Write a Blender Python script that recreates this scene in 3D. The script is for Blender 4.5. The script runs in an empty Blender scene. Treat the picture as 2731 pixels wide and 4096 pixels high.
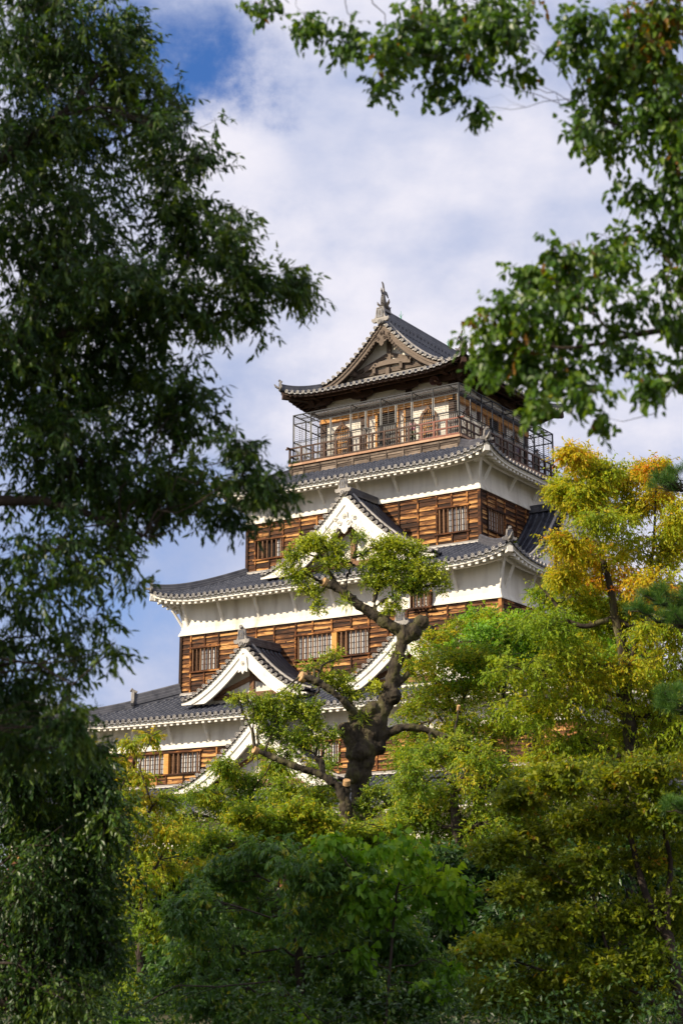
import bpy, math, random
import numpy as np
from mathutils import Vector, Matrix

# ---------------------------------------------------------------- camera, sky, sun
scene = bpy.context.scene
EYE = 1.6
cam_d = bpy.data.cameras.new("camera")
cam = bpy.data.objects.new("camera", cam_d)
scene.collection.objects.link(cam)
cam.location = (0, 0, EYE)
PITCH = 14.293
cam.rotation_euler = (math.radians(90 + PITCH), 0, 0)
cam_d.sensor_fit = 'VERTICAL'; cam_d.sensor_height = 36.0; cam_d.sensor_width = 24.0
cam_d.lens = 36.0 * 6773.7 / 4096
cam_d.clip_start = 0.3; cam_d.clip_end = 6000
cam_d.dof.use_dof = True; cam_d.dof.focus_distance = 80.0; cam_d.dof.aperture_fstop = 2.5
scene.camera = cam

SUN = Vector((-1.03, -0.52, 0.74)).normalized()          # direction towards the sun
sun_el = math.asin(SUN.z); sun_az = math.atan2(SUN.x, SUN.y)
world = bpy.data.worlds.new("World"); scene.world = world; world.use_nodes = True
wn = world.node_tree; wn.nodes.clear()
def N(nt, t, **kw):
    n = nt.nodes.new(t)
    for k, v in kw.items():
        if k == 'ins':
            for i, val in v.items(): n.inputs[i].default_value = val
        else: setattr(n, k, v)
    return n
def pixdir(dx, dy):
    x = (dx*1.7417-1365.5)/6773.7; y = -(dy*1.7417-2048)/6773.7
    cp, sp = math.cos(math.radians(PITCH)), math.sin(math.radians(PITCH))
    return Vector((x, cp-y*sp, sp+y*cp)).normalized()
L = wn.links.new
sky = N(wn, 'ShaderNodeTexSky', sky_type='NISHITA', sun_disc=False, sun_elevation=sun_el, sun_rotation=sun_az)
skyb = N(wn, 'ShaderNodeVectorMath', operation='MULTIPLY'); L(sky.outputs[0], skyb.inputs[0]); skyb.inputs[1].default_value = (0.55, 0.95, 1.6)
tc = N(wn, 'ShaderNodeTexCoord')
wz = N(wn, 'ShaderNodeTexNoise', ins={'Scale': 6.0, 'Detail': 10.0, 'Roughness': .62}); L(tc.outputs['Generated'], wz.inputs['Vector'])
wz2 = N(wn, 'ShaderNodeVectorMath', operation='SUBTRACT'); L(wz.outputs['Color'], wz2.inputs[0]); wz2.inputs[1].default_value = (.5, .5, .5)
wv_ = N(wn, 'ShaderNodeVectorMath', operation='MULTIPLY_ADD'); L(wz2.outputs[0], wv_.inputs[0]); wv_.inputs[1].default_value = (.30, .30, .30); L(tc.outputs['Generated'], wv_.inputs[2])
mp = N(wn, 'ShaderNodeMapping'); mp.inputs['Scale'].default_value = (1, 1, 1.7); L(tc.outputs['Generated'], mp.inputs[0])
n1 = N(wn, 'ShaderNodeTexNoise', ins={'Scale': 4.2, 'Detail': 9.0, 'Roughness': 0.52, 'Distortion': 0.35}); L(mp.outputs[0], n1.inputs['Vector'])
n2 = N(wn, 'ShaderNodeTexNoise', ins={'Scale': 11.0, 'Detail': 8.0, 'Roughness': 0.55}); L(mp.outputs[0], n2.inputs['Vector'])
def madd(a, b, c=None, op='MULTIPLY_ADD'):
    m = N(wn, 'ShaderNodeMath', operation=op)
    for i, v in enumerate((a, b, c)):
        if v is None: continue
        if isinstance(v, (int, float)): m.inputs[i].default_value = v
        else: L(v, m.inputs[i])
    return m.outputs[0]
cov = madd(n1.outputs['Fac'], 2.0, -0.27)
def patch(px, py, rad, amt):                      # a hole or a bank in the cloud cover, at a direction of the sky
    global cov
    d = N(wn, 'ShaderNodeVectorMath', operation='DISTANCE'); L(wv_.outputs[0], d.inputs[0]); d.inputs[1].default_value = pixdir(px, py)
    mr = N(wn, 'ShaderNodeMapRange', interpolation_type='SMOOTHSTEP'); L(d.outputs['Value'], mr.inputs[0])
    mr.inputs[1].default_value = 0; mr.inputs[2].default_value = rad; mr.inputs[3].default_value = amt; mr.inputs[4].default_value = 0
    cov = madd(cov, mr.outputs[0], op='ADD')
patch(370, 100, 0.105, -0.80); patch(250, 250, 0.08, -0.35)
patch(250, 1320, 0.085, -0.20); patch(330, 1520, 0.11, -0.12); patch(560, 850, 0.06, -0.2)
patch(740, 420, 0.22, 0.45); patch(1300, 620, 0.16, 0.22); patch(1300, 1000, 0.1, -0.16); patch(280, 1420, 0.03, 0.15)
cov_keep = cov; cov = madd(n2.outputs['Fac'], .45, madd(n1.outputs['Fac'], .55, 0.0))
patch(330, 1450, 0.20, -0.17); patch(420, 1000, 0.14, -0.10); patch(1330, 980, 0.10, -0.12); patch(620, 780, 0.07, -0.06); patch(1000, 120, .1, -.05)
shade = cov; cov = cov_keep
ramp = N(wn, 'ShaderNodeMapRange', interpolation_type='SMOOTHSTEP'); L(cov, ramp.inputs[0])
ramp.inputs[1].default_value = -0.10; ramp.inputs[2].default_value = 0.85
ccol = N(wn, 'ShaderNodeMix', data_type='RGBA'); cr_ = N(wn, 'ShaderNodeMapRange', interpolation_type='SMOOTHSTEP', ins={1: .30, 2: .62, 3: 0.0, 4: 1.0}); L(shade, cr_.inputs[0]); L(cr_.outputs[0], ccol.inputs[0])
ccol.inputs[6].default_value = (4.3, 5.0, 7.2, 1); ccol.inputs[7].default_value = (8.9, 8.6, 9.3, 1)
mixc = N(wn, 'ShaderNodeMix', data_type='RGBA'); L(ramp.outputs[0], mixc.inputs[0]); L(skyb.outputs[0], mixc.inputs[6]); L(ccol.outputs[2], mixc.inputs[7])
bg = N(wn, 'ShaderNodeBackground', ins={'Strength': 0.078}); L(mixc.outputs[2], bg.inputs[0])
wo = N(wn, 'ShaderNodeOutputWorld'); L(bg.outputs[0], wo.inputs[0])

sd = bpy.data.lights.new("sun", 'SUN'); sd.energy = 5.0; sd.angle = math.radians(0.5); sd.color = (1.0, 0.86, 0.66)
so = bpy.data.objects.new("sun", sd); scene.collection.objects.link(so)
so.rotation_euler = (-SUN).to_track_quat('-Z', 'Y').to_euler(); so.location = (-60, -30, 60)
scene.view_settings.view_transform = 'Standard'; scene.view_settings.look = 'None'
scene.view_settings.exposure = 0.43; scene.view_settings.gamma = 1.0; scene.view_settings.use_curve_mapping = False
scene.cycles.max_bounces = 6; scene.cycles.transparent_max_bounces = 4

# ---------------------------------------------------------------- helpers
rnd = random.Random(7)
def tag(o, label=None, cat=None, group=None, kind=None):
    if label: o['label'] = label
    if cat: o['category'] = cat
    if group: o['group'] = group
    if kind: o['kind'] = kind
    return o
def empty(name, loc=(0, 0, 0), rz=0.0, parent=None):
    o = bpy.data.objects.new(name, None); scene.collection.objects.link(o)
    o.location = loc; o.rotation_euler = (0, 0, rz); o.empty_display_size = 0.3
    if parent: o.parent = parent
    return o

class MB:
    """collects geometry for ONE mesh object"""
    def __init__(s): s.v = []; s.n = 0; s.f = []
    def add(s, P, faces, mat=0, smooth=False, uv=None, r=None):
        P = np.asarray(P, float).reshape(-1, 3); faces = np.asarray(faces, int)
        if faces.ndim == 1: faces = faces[None]
        k = len(faces)
        if r is None: r = rnd.random()
        s.f.append((faces + s.n, mat, smooth, None if uv is None else np.asarray(uv, float), np.broadcast_to(np.asarray(r, float), (k,))))
        s.v.append(P); s.n += len(P)
    def grid(s, P, mat=0, smooth=True, wrap=False, r=None, uv=None):
        P = np.asarray(P, float); a, b = P.shape[:2]
        i = np.arange(a-1)[:, None]; j = np.arange(b if wrap else b-1)[None]
        j2 = (j+1) % b
        q = np.stack([i*b+j, i*b+j2, (i+1)*b+j2, (i+1)*b+j], -1).reshape(-1, 4)
        if uv is not None:
            uv = np.asarray(uv).reshape(-1, 2)[q]
        s.add(P.reshape(-1, 3), q, mat, smooth, uv, r)
    def hexa(s, P, mat=0, uv=None, r=None):      # P: 4 bottom then 4 top corners
        q = [(0, 3, 2, 1), (4, 5, 6, 7), (0, 1, 5, 4), (1, 2, 6, 5), (2, 3, 7, 6), (3, 0, 4, 7)]
        if uv is not None: uv = np.asarray(uv)[np.array(q)]
        s.add(P, q, mat, False, uv, r)
    def box(s, x0, x1, y0, y1, z0, z1, mat=0, r=None):
        s.hexa([(x0, y0, z0), (x1, y0, z0), (x1, y1, z0), (x0, y1, z0), (x0, y0, z1), (x1, y0, z1), (x1, y1, z1), (x0, y1, z1)], mat, None, r)
    def sweep(s, path, sec, mat=0, caps=True, smooth=False, up=(0, 0, 1), r=None, scale=None):
        path = np.asarray(path, float); sec = np.asarray(sec, float)
        t = np.gradient(path, axis=0); t /= np.linalg.norm(t, axis=1)[:, None]+1e-12
        upv = np.asarray(up, float)
        side = np.cross(t, upv); side /= np.linalg.norm(side, axis=1)[:, None]+1e-12
        u2 = np.cross(side, t)
        sc = np.ones(len(path)) if scale is None else np.asarray(scale, float)
        P = path[:, None] + (sec[None, :, 0, None]*side[:, None] + sec[None, :, 1, None]*u2[:, None])*sc[:, None, None]
        s.grid(P, mat, smooth, wrap=True, r=r)
        if caps:
            n = len(sec); s.add(P[0], [list(range(n))], mat, False, None, r); s.add(P[-1], [list(range(n))[::-1]], mat, False, None, r)
    def tube(s, path, rad, seg=8, mat=0, smooth=True, caps=True, r=None, half=False, up=(0, 0, 1)):
        path = np.asarray(path, float); rad = np.broadcast_to(np.asarray(rad, float), (len(path),))
        if abs(np.dot((path[-1]-path[0])/(np.linalg.norm(path[-1]-path[0])+1e-9), up)) > .98: up = (0.0, 1.0, 0.1)
        a = np.arange(seg)*2*np.pi/seg
        s.sweep(path, np.stack([np.cos(a), np.sin(a)], 1), mat, caps, smooth, up, r, rad)
    def prism(s, pts, n, mat=0, r=None):          # pts: planar outline (k,3), extruded by vector n
        P = np.asarray(pts, float); k = len(P); Q = P+np.asarray(n, float)
        s.add(np.concatenate([P, Q]), [list(range(k))], mat, False, None, r)
        s.add(Q, [list(range(k))[::-1]], mat, False, None, r)
        s.grid(np.stack([P, Q]), mat, False, wrap=True, r=r)
    def disc(s, c, n, rr, depth=.05, mat=0, rim=1, seg=12, r=None):   # round tile end: rim, recess, boss
        c = np.asarray(c, float); n = np.asarray(n, float); n = n/np.linalg.norm(n)
        a = np.cross(n, (0, 0, 1.0)); a /= np.linalg.norm(a); b = np.cross(a, n)
        t = np.arange(seg)*2*np.pi/seg
        ring = np.cos(t)[:, None]*a+np.sin(t)[:, None]*b
        P = np.stack([c+ring*rr-n*depth, c+ring*rr, c+ring*rr*.97+n*.012, c+ring*rr*.74+n*.012, c+ring*rr*.68-n*.012, c+ring*rr*.42-n*.012, c+ring*rr*.36+n*.006, c+ring*.004+n*.008])
        s.grid(P[:3], rim, False, wrap=True, r=r); s.grid(P[2:4], rim, False, wrap=True, r=r)
        s.grid(P[3:6], mat, False, wrap=True, r=r); s.grid(P[5:], rim, False, wrap=True, r=r)
    def build(s, name, mats, parent=None, zoff=0.0, loc=None):
        me = bpy.data.meshes.new(name)
        V = np.concatenate(s.v); V[:, 2] += zoff
        if loc is not None: V = V-np.asarray(loc, float)
        nf = sum(len(f[0]) for f in s.f)
        lt = np.concatenate([np.full(len(f[0]), f[0].shape[1]) for f in s.f])
        li = np.concatenate([f[0].ravel() for f in s.f])
        me.vertices.add(len(V)); me.vertices.foreach_set('co', V.astype(np.float32).ravel())
        me.loops.add(len(li)); me.polygons.add(nf)
        ls = np.concatenate([[0], np.cumsum(lt)[:-1]])
        me.loops.foreach_set('vertex_index', li.astype(np.int32))
        me.polygons.foreach_set('loop_start', ls.astype(np.int32))
        me.polygons.foreach_set('material_index', np.concatenate([np.full(len(f[0]), f[1]) for f in s.f]).astype(np.int32))
        me.polygons.foreach_set('use_smooth', np.concatenate([np.full(len(f[0]), f[2]) for f in s.f]))
        at = me.attributes.new('rnd', 'FLOAT', 'FACE'); at.data.foreach_set('value', np.concatenate([f[4] for f in s.f]).astype(np.float32))
        if any(f[3] is not None for f in s.f):
            uvl = me.uv_layers.new(name='UVMap')
            uvs = np.concatenate([(f[3] if f[3] is not None else np.zeros(f[0].shape+(2,))).reshape(-1, 2) for f in s.f])
            uvl.data.foreach_set('uv', uvs.astype(np.float32).ravel())
        me.update(calc_edges=True); me.validate()
        for m in (mats if isinstance(mats, (list, tuple)) else [mats]): me.materials.append(m)
        o = bpy.data.objects.new(name, me); scene.collection.objects.link(o)
        if parent: o.parent = parent
        if loc is not None: o.location = loc
        return o

# ---------------------------------------------------------------- materials
def mat_new(name):
    m = bpy.data.materials.new(name); m.use_nodes = True; nt = m.node_tree; nt.nodes.clear()
    out = nt.nodes.new('ShaderNodeOutputMaterial'); b = nt.nodes.new('ShaderNodeBsdfPrincipled')
    nt.links.new(b.outputs[0], out.inputs[0]); return m, nt, b
def ramp_node(nt, stops):
    r = nt.nodes.new('ShaderNodeValToRGB'); e = r.color_ramp.elements
    while len(e) > 1: e.remove(e[-1])
    e[0].position = stops[0][0]; e[0].color = (*stops[0][1], 1)
    for p, c in stops[1:]:
        x = e.new(p); x.color = (*c, 1)
    return r
def attr(nt, name='rnd'):
    a = nt.nodes.new('ShaderNodeAttribute'); a.attribute_name = name; return a
def coords(nt, scale, kind='Object', rot=(0, 0, 0)):
    t = nt.nodes.new('ShaderNodeTexCoord'); m = nt.nodes.new('ShaderNodeMapping')
    m.inputs['Scale'].default_value = scale; m.inputs['Rotation'].default_value = rot
    nt.links.new(t.outputs[kind], m.inputs[0]); return m.outputs[0]
def noisy(name, stops, scale=(1, 1, 1), ns=3.0, rough=.8, detail=6, bump=.3, bd=.02, rndmix=0.0, spec=.3, distort=0.0, kind='Object', bscale=None):
    m, nt, b = mat_new(name); l = nt.links.new
    v = coords(nt, scale, kind)
    n = N(nt, 'ShaderNodeTexNoise', ins={'Scale': ns, 'Detail': detail, 'Roughness': .6, 'Distortion': distort}); l(v, n.inputs['Vector'])
    fac = n.outputs['Fac']
    if rndmix:
        a = attr(nt); mm = N(nt, 'ShaderNodeMath', operation='MULTIPLY_ADD'); l(a.outputs['Fac'], mm.inputs[0]); mm.inputs[1].default_value = rndmix; l(fac, mm.inputs[2])
        ms = N(nt, 'ShaderNodeMath', operation='SUBTRACT'); l(mm.outputs[0], ms.inputs[0]); ms.inputs[1].default_value = rndmix/2; fac = ms.outputs[0]
    r = ramp_node(nt, stops); l(fac, r.inputs[0]); l(r.outputs[0], b.inputs['Base Color'])
    b.inputs['Roughness'].default_value = rough; b.inputs['Specular IOR Level'].default_value = spec
    if bump:
        n3 = N(nt, 'ShaderNodeTexNoise', ins={'Scale': bscale or ns*4, 'Detail': 5.0}); l(v, n3.inputs['Vector'])
        bp = N(nt, 'ShaderNodeBump', ins={'Strength': bump, 'Distance': bd}); l(n3.outputs['Fac'], bp.inputs['Height']); l(bp.outputs[0], b.inputs['Normal'])
    return m
# weathered boards: long grain along U, charred patches
def wood_boards(name, light, mid, dark, black, shift=0.0):
    m, nt, b = mat_new(name); l = nt.links.new
    uv = nt.nodes.new('ShaderNodeUVMap'); a = attr(nt)
    cb = nt.nodes.new('ShaderNodeCombineXYZ'); sx = nt.nodes.new('ShaderNodeSeparateXYZ'); l(uv.outputs[0], sx.inputs[0])
    mu = N(nt, 'ShaderNodeMath', operation='MULTIPLY', ins={1: 0.75}); l(sx.outputs[0], mu.inputs[0])
    mv = N(nt, 'ShaderNodeMath', operation='MULTIPLY', ins={1: 1.7}); l(sx.outputs[1], mv.inputs[0])
    mw = N(nt, 'ShaderNodeMath', operation='MULTIPLY', ins={1: 37.0}); l(a.outputs['Fac'], mw.inputs[0])
    l(mu.outputs[0], cb.inputs[0]); l(mv.outputs[0], cb.inputs[1]); l(mw.outputs[0], cb.inputs[2])
    n = N(nt, 'ShaderNodeTexNoise', ins={'Scale': 1.3, 'Detail': 7.0, 'Roughness': .62, 'Distortion': .25}); l(cb.outputs[0], n.inputs['Vector'])
    mv2 = N(nt, 'ShaderNodeMath', operation='MULTIPLY', ins={1: 13.0}); l(sx.outputs[1], mv2.inputs[0])
    cb2 = nt.nodes.new('ShaderNodeCombineXYZ'); l(mu.outputs[0], cb2.inputs[0]); l(mv2.outputs[0], cb2.inputs[1]); l(mw.outputs[0], cb2.inputs[2])
    g = N(nt, 'ShaderNodeTexNoise', ins={'Scale': 1.2, 'Detail': 4.0, 'Distortion': .5}); l(cb2.outputs[0], g.inputs['Vector'])
    # knots
    k = N(nt, 'ShaderNodeTexVoronoi', ins={'Scale': 1.0}); 
    cb3 = nt.nodes.new('ShaderNodeCombineXYZ'); mk = N(nt, 'ShaderNodeMath', operation='MULTIPLY', ins={1: 2.0}); l(sx.outputs[0], mk.inputs[0]); mk2 = N(nt, 'ShaderNodeMath', operation='MULTIPLY', ins={1: 1.0}); l(sx.outputs[1], mk2.inputs[0])
    l(mk.outputs[0], cb3.inputs[0]); l(mk2.outputs[0], cb3.inputs[1]); l(mw.outputs[0], cb3.inputs[2]); l(cb3.outputs[0], k.inputs['Vector'])
    kr = N(nt, 'ShaderNodeMapRange', ins={1: .05, 2: .16, 3: -.35, 4: 0.0}); l(k.outputs['Distance'], kr.inputs[0])
    f = N(nt, 'ShaderNodeMath', operation='MULTIPLY_ADD', ins={1: .30}); l(g.outputs['Fac'], f.inputs[0]); l(n.outputs['Fac'], f.inputs[2])
    f2 = N(nt, 'ShaderNodeMath', operation='MULTIPLY_ADD', ins={1: .34}); l(a.outputs['Fac'], f2.inputs[0]); l(f.outputs[0], f2.inputs[2])
    f3 = N(nt, 'ShaderNodeMath', operation='ADD'); l(f2.outputs[0], f3.inputs[0]); l(kr.outputs[0], f3.inputs[1])
    r = ramp_node(nt, [(.50+shift, black), (.66+shift, dark), (.80+shift, mid), (.95+shift, light)]); l(f3.outputs[0], r.inputs[0]); l(r.outputs[0], b.inputs['Base Color'])
    b.inputs['Roughness'].default_value = .75; b.inputs['Specular IOR Level'].default_value = .15
    if name == 'weathered_boards':      # each board is darker towards its upper edge, lighter towards the lower
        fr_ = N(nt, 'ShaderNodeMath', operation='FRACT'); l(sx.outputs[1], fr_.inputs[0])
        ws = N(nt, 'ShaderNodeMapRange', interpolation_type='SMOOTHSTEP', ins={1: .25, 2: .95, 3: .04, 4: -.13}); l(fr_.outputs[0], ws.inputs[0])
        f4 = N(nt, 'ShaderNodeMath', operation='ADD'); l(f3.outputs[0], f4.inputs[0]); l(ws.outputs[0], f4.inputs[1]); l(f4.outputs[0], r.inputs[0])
    bp = N(nt, 'ShaderNodeBump', ins={'Strength': .5, 'Distance': .015}); l(f.outputs[0], bp.inputs['Height']); l(bp.outputs[0], b.inputs['Normal'])
    return m
M = {}
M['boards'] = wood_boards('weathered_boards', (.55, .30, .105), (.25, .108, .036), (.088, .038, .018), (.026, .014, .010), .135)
M['batten'] = wood_boards('batten_wood', (.42, .19, .06), (.16, .060, .022), (.055, .024, .013), (.022, .012, .008), .16)
M['greyboards'] = wood_boards('grey_boards', (.25, .195, .15), (.15, .115, .088), (.085, .064, .05), (.04, .030, .025), .10)
M['decking'] = noisy('pale_deck_wood', [(.3, (.36, .20, .12)), (.7, (.52, .33, .21))], (1, 1, 6), 4, .8, rndmix=.4)
M['plaster'] = noisy('white_plaster', [(.30, (.52, .47, .38)), (.42, (.70, .66, .57)), (.56, (.80, .76, .66)), (.75, (.83, .79, .70))], (1, 1, .16), 1.5, .85, 9, .15, .01, bscale=8)
M['plaster_trim'] = noisy('white_trim', [(.25, (.64, .60, .53)), (.5, (.80, .77, .69))], (1, 1, 1), 2.5, .8, 5, .1)
M['tile'] = None
def tile_mat(name, c0, c1, rough=.42):
    m, nt, b = mat_new(name); l = nt.links.new
    v = coords(nt, (1, 1, 1)); a = attr(nt)
    n = N(nt, 'ShaderNodeTexNoise', ins={'Scale': 1.6, 'Detail': 7.0, 'Roughness': .65}); l(v, n.inputs['Vector'])
    w = N(nt, 'ShaderNodeTexWhiteNoise'); sn = N(nt, 'ShaderNodeVectorMath', operation='SNAP'); sn.inputs[1].default_value = (.31, .31, .31); l(v, sn.inputs[0]); l(sn.outputs[0], w.inputs['Vector'])
    f = N(nt, 'ShaderNodeMath', operation='MULTIPLY_ADD', ins={1: .22}); l(w.outputs['Value'], f.inputs[0]); l(n.outputs['Fac'], f.inputs[2])
    r = ramp_node(nt, [(.35, c0), (.95, c1)]); l(f.outputs[0], r.inputs[0]); l(r.outputs[0], b.inputs['Base Color'])
    b.inputs['Roughness'].default_value = rough; b.inputs['Specular IOR Level'].default_value = .5
    n4 = N(nt, 'ShaderNodeTexNoise', ins={'Scale': 14.0, 'Detail': 4.0}); l(v, n4.inputs['Vector'])
    bp = N(nt, 'ShaderNodeBump', ins={'Strength': .15, 'Distance': .015}); l(n4.outputs['Fac'], bp.inputs['Height']); l(bp.outputs[0], b.inputs['Normal'])
    return m
M['tile'] = tile_mat('roof_tile', (.013, .016, .027), (.070, .075, .096), .38)
M['tile_end'] = tile_mat('tile_end', (.20, .185, .165), (.44, .41, .37), .55)
M['ridge'] = tile_mat('ridge_tile', (.030, .033, .046), (.11, .112, .13), .5)
M['ridge_end'] = tile_mat('ridge_end_tile', (.16, .15, .14), (.40, .37, .33), .65)
M['mortar'] = noisy('mortar', [(.3, (.45, .42, .38)), (.7, (.68, .65, .60))], (1, 1, 1), 5, .8)
M['dark'] = noisy('dark_interior', [(.3, (.008, .006, .005)), (.7, (.02, .015, .012))], (1, 1, 1), 2, .9, bump=0)
M['shoji'] = noisy('paper_screen', [(.3, (.60, .60, .58)), (.7, (.74, .74, .72))], (1, 1, 1), 2, .7, bump=0)
M['darkwood'] = noisy('dark_beam', [(.3, (.028, .015, .010)), (.7, (.085, .045, .028))], (1, 1, 4), 3, .7, rndmix=.3)
M['brownwood'] = noisy('brown_beam', [(.25, (.10, .05, .025)), (.75, (.27, .145, .075))], (1, 1, 3), 4, .75, rndmix=.4)
M['greywood'] = noisy('grey_gable_wood', [(.25, (.08, .058, .042)), (.75, (.20, .155, .12))], (1, 1, 3), 4, .75, rndmix=.3)
M['orangewood'] = noisy('orange_beam', [(.3, (.50, .22, .05)), (.7, (.68, .34, .09))], (1, 1, 5), 4, .7)
M['railwood'] = noisy('railing_wood', [(.3, (.035, .020, .014)), (.7, (.10, .055, .038))], (1, 1, 3), 5, .7, rndmix=.3)
M['redrail'] = noisy('repainted_rail', [(.3, (.17, .06, .04)), (.7, (.24, .09, .058))], (1, 1, 1), 3, .6)
M['steel'] = noisy('dark_steel', [(.3, (.005, .007, .011)), (.7, (.015, .018, .023))], (1, 1, 1), 5, .55, bump=0, spec=.25)
M['wire'] = noisy('wire', [(.3, (.05, .045, .04)), (.7, (.10, .09, .085))], (1, 1, 1), 5, .5, bump=0, spec=.3)
M['picket'] = noisy('pale_picket', [(.3, (.38, .38, .36)), (.7, (.50, .50, .48))], (1, 1, 1), 5, .5, bump=0)
M['shachi'] = tile_mat('ornament_tile', (.035, .033, .033), (.17, .15, .13), .5)
M['verdigris'] = noisy('verdigris', [(.3, (.08, .36, .22)), (.7, (.14, .48, .30))], (1, 1, 1), 5, .6, bump=0)
M['stone'] = noisy('castle_stone', [(.25, (.13, .12, .10)), (.75, (.33, .30, .26))], (1, 1, 1), .9, .9, 8, .6, .08, rndmix=.4)

# ---------------------------------------------------------------- the castle keep
YAW = math.radians(-33.106)
CX, CY = 4.932, 95.417
keep = empty('castle_keep', (CX, CY, 0), YAW)
tag(keep, 'five-storey castle keep of white plaster and weathered boards under dark tiled roofs', 'castle')
ZO = EYE                                     # heights below are measured from the eye of the camera
def side(k, s, w, z):
    s, w, z = np.broadcast_arrays(np.asarray(s, float), np.asarray(w, float), np.asarray(z, float))
    x, y = [(s, -w), (w, s), (-s, w), (-w, -s)][k]
    return np.stack([x, y, z], -1)
def sbox(mb, k, s0, s1, w0, w1, z0, z1, mat=0, r=None, uvp=False):
    c = [(s0, w0), (s1, w0), (s1, w1), (s0, w1)]
    P = [side(k, s, w, z0) for s, w in c]+[side(k, s, w, z1) for s, w in c]
    uv = None
    if uvp: uv = [(s+w, z0) for s, w in c]+[(s+w, z1) for s, w in c]
    mb.hexa(P, mat, uv, r)
TP = 0.38                                     # tile pitch
def lift(dn, t, Lc, R): return Lc*np.clip(1-dn/R, 0, 1)**3*(1-t)
def prof(t): return .86*t+.14*t*t

class Roof:
    """hipped skirt roof: eave rectangle A x B at height ze rising H to the rectangle a x b"""
    def __init__(s, A, B, a, b, ze, H, Lc=.62, R=1.15, oh=1.35):
        s.A, s.B, s.a, s.b, s.ze, s.H, s.Lc, s.R, s.oh = A, B, a, b, ze, H, Lc, R, oh
    def dims(s, k): return (s.A, s.B, s.a, s.b) if k % 2 == 0 else (s.B, s.A, s.b, s.a)
    def z(s, k, sc, q):
        A, B, a, b = s.dims(k); D = B-b; t = np.clip(np.asarray(q)/D, -.1, 1.0)
        dn = np.clip((A-np.abs(sc))/(A-a), 0, 9)
        return s.ze + s.H*prof(t) + lift(dn, t, s.Lc, s.R)
    def surface(s, mb, caps, k, pitch=TP, qcut=None):
        A, B, a, b = s.dims(k); D = B-b
        n = int(round(2*A/pitch)); p = 2*A/n
        # pans
        nr = 14; tt = np.linspace(0, 1, nr)
        sc = np.linspace(-1, 1, n*2+1)
        T, S_ = np.meshgrid(tt, sc, indexing='ij')
        half = A-(A-a)*T
        P = side(k, S_*half, B-T*D, s.z(k, S_*half, T*D)-.05)
        mb.grid(P, 0, True)
        for i in range(n):
            x = -A+p*(i+.5)
            tm = 1.0 if abs(x) <= a else (A-abs(x))/(A-a)
            Lr = tm*D
            if Lr < .25: continue
            m = max(2, int(round(Lr/.31)))
            q = np.repeat(np.linspace(0, Lr, m+1), 2)[1:-1]; rr = np.tile([.100, .080], m)
            q = q-.03
            ang = np.linspace(0, np.pi, 6)
            zz = s.z(k, x, q)
            P = np.stack([side(k, x+np.cos(an)*rr, B-q, zz-.02+np.sin(an)*rr*1.35) for an in ang], 1)
            mb.grid(P, 0, True)
            z0 = float(s.z(k, x, 0))
            nrm = side(k, 0, 1, 0)
            caps.disc(side(k, x, B+.03, z0+.015), nrm, .105, .06, 1, 0)
            # crescent pan end between the caps
            xx = np.linspace(x+.09, x+p-.09, 4); zt = s.z(k, xx, 0)-.035-np.array([0, .035, .035, 0]); 
            Pq = np.stack([side(k, xx, B+.015, zt+.02), side(k, xx, B+.03, zt-.055), side(k, xx, B-.03, zt-.055)])
            if x+p < A: caps.grid(Pq, 1, False)
    def hip(s, cx, cy):
        """centre line of the hip ridge for the corner with signs cx, cy, from eave to wall"""
        t = np.linspace(-.02, 1, 16)
        k = 0
        u = cx*(s.A-(s.A-s.a)*t); v = cy*(s.B-(s.B-s.b)*t)
        z = s.ze+s.H*prof(np.clip(t, 0, 1))+lift(np.clip(t, 0, 1), np.clip(t, 0, 1), s.Lc, s.R)
        return np.stack([u, v, z], -1)

RS = [(-.17, -.10), (.17, -.10), (.17, .0), (.14, .02), (.14, .10), (.11, .12), (.11, .20), (-.11, .20), (-.11, .12), (-.14, .10), (-.14, .02), (-.17, 0)]
def scaled(sec, fx, fy): return [(x*fx, y*fy) for x, y in sec]
def onigawara(mb, c, d, sc=1.0, horn=True, crest=True, face=0, dark=1):
    """ridge-end tile: bell-shaped plate with turned-out feet facing direction d, crest boss, projecting round tile above"""
    c = np.asarray(c, float); d = np.asarray(d, float); d = d/np.linalg.norm(d); sd = np.cross(d, (0, 0, 1)); 
    def pt(x, z, w=0): return c+sd*x*sc+np.array([0, 0, z*sc])+d*w*sc
    half = [(.17, .62), (.20, .50), (.21, .32), (.25, .16), (.34, .10), (.42, .14), (.44, .03), (.38, -.05), (.27, -.07), (.18, -.04), (.10, -.16)]
    out = half+[(-x, z) for x, z in half[::-1]]
    mb.prism([pt(x, z, -.06) for x, z in out], d*.12*sc, face)
    inner = [(.115, .54), (.13, .34), (.17, .14), (-.17, .14), (-.13, .34), (-.115, .54)]
    mb.prism([pt(x, z, .062) for x, z in inner], d*.012*sc, dark)
    for x, z in ((.11, .58), (-.11, .58)): pass
    # raised rim
    rim = [(.115, .16), (.13, .34), (.10, .56), (-.10, .56), (-.13, .34), (-.115, .16)]
    mb.tube([pt(x*1.32, z*1.05-.01, .07) for x, z in rim], .022*sc, 5, face)
    if crest:
        for a in np.linspace(0, 2*np.pi, 7)[:-1]:
            q = pt(.055*math.cos(a), .34+.085*math.sin(a), .075)
            mb.disc(q, d, .036*sc, .02, face, face, 6)
        mb.disc(pt(0, .34, .085), d, .03*sc, .02, face, face, 6)
    if horn:
        p0 = pt(0, .58, -.15); p1 = pt(0, .72, .12)
        mb.tube([p0, (p0+p1)/2+np.array([0, 0, -.01]), p1], .085*sc, 10, face)
        mb.disc(p1+(p1-p0)*.02, (p1-p0), .10*sc, .04, dark, face)
    mb.disc(pt(0, -.06, .10), d, .095*sc, .25*sc, dark, face)
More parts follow.
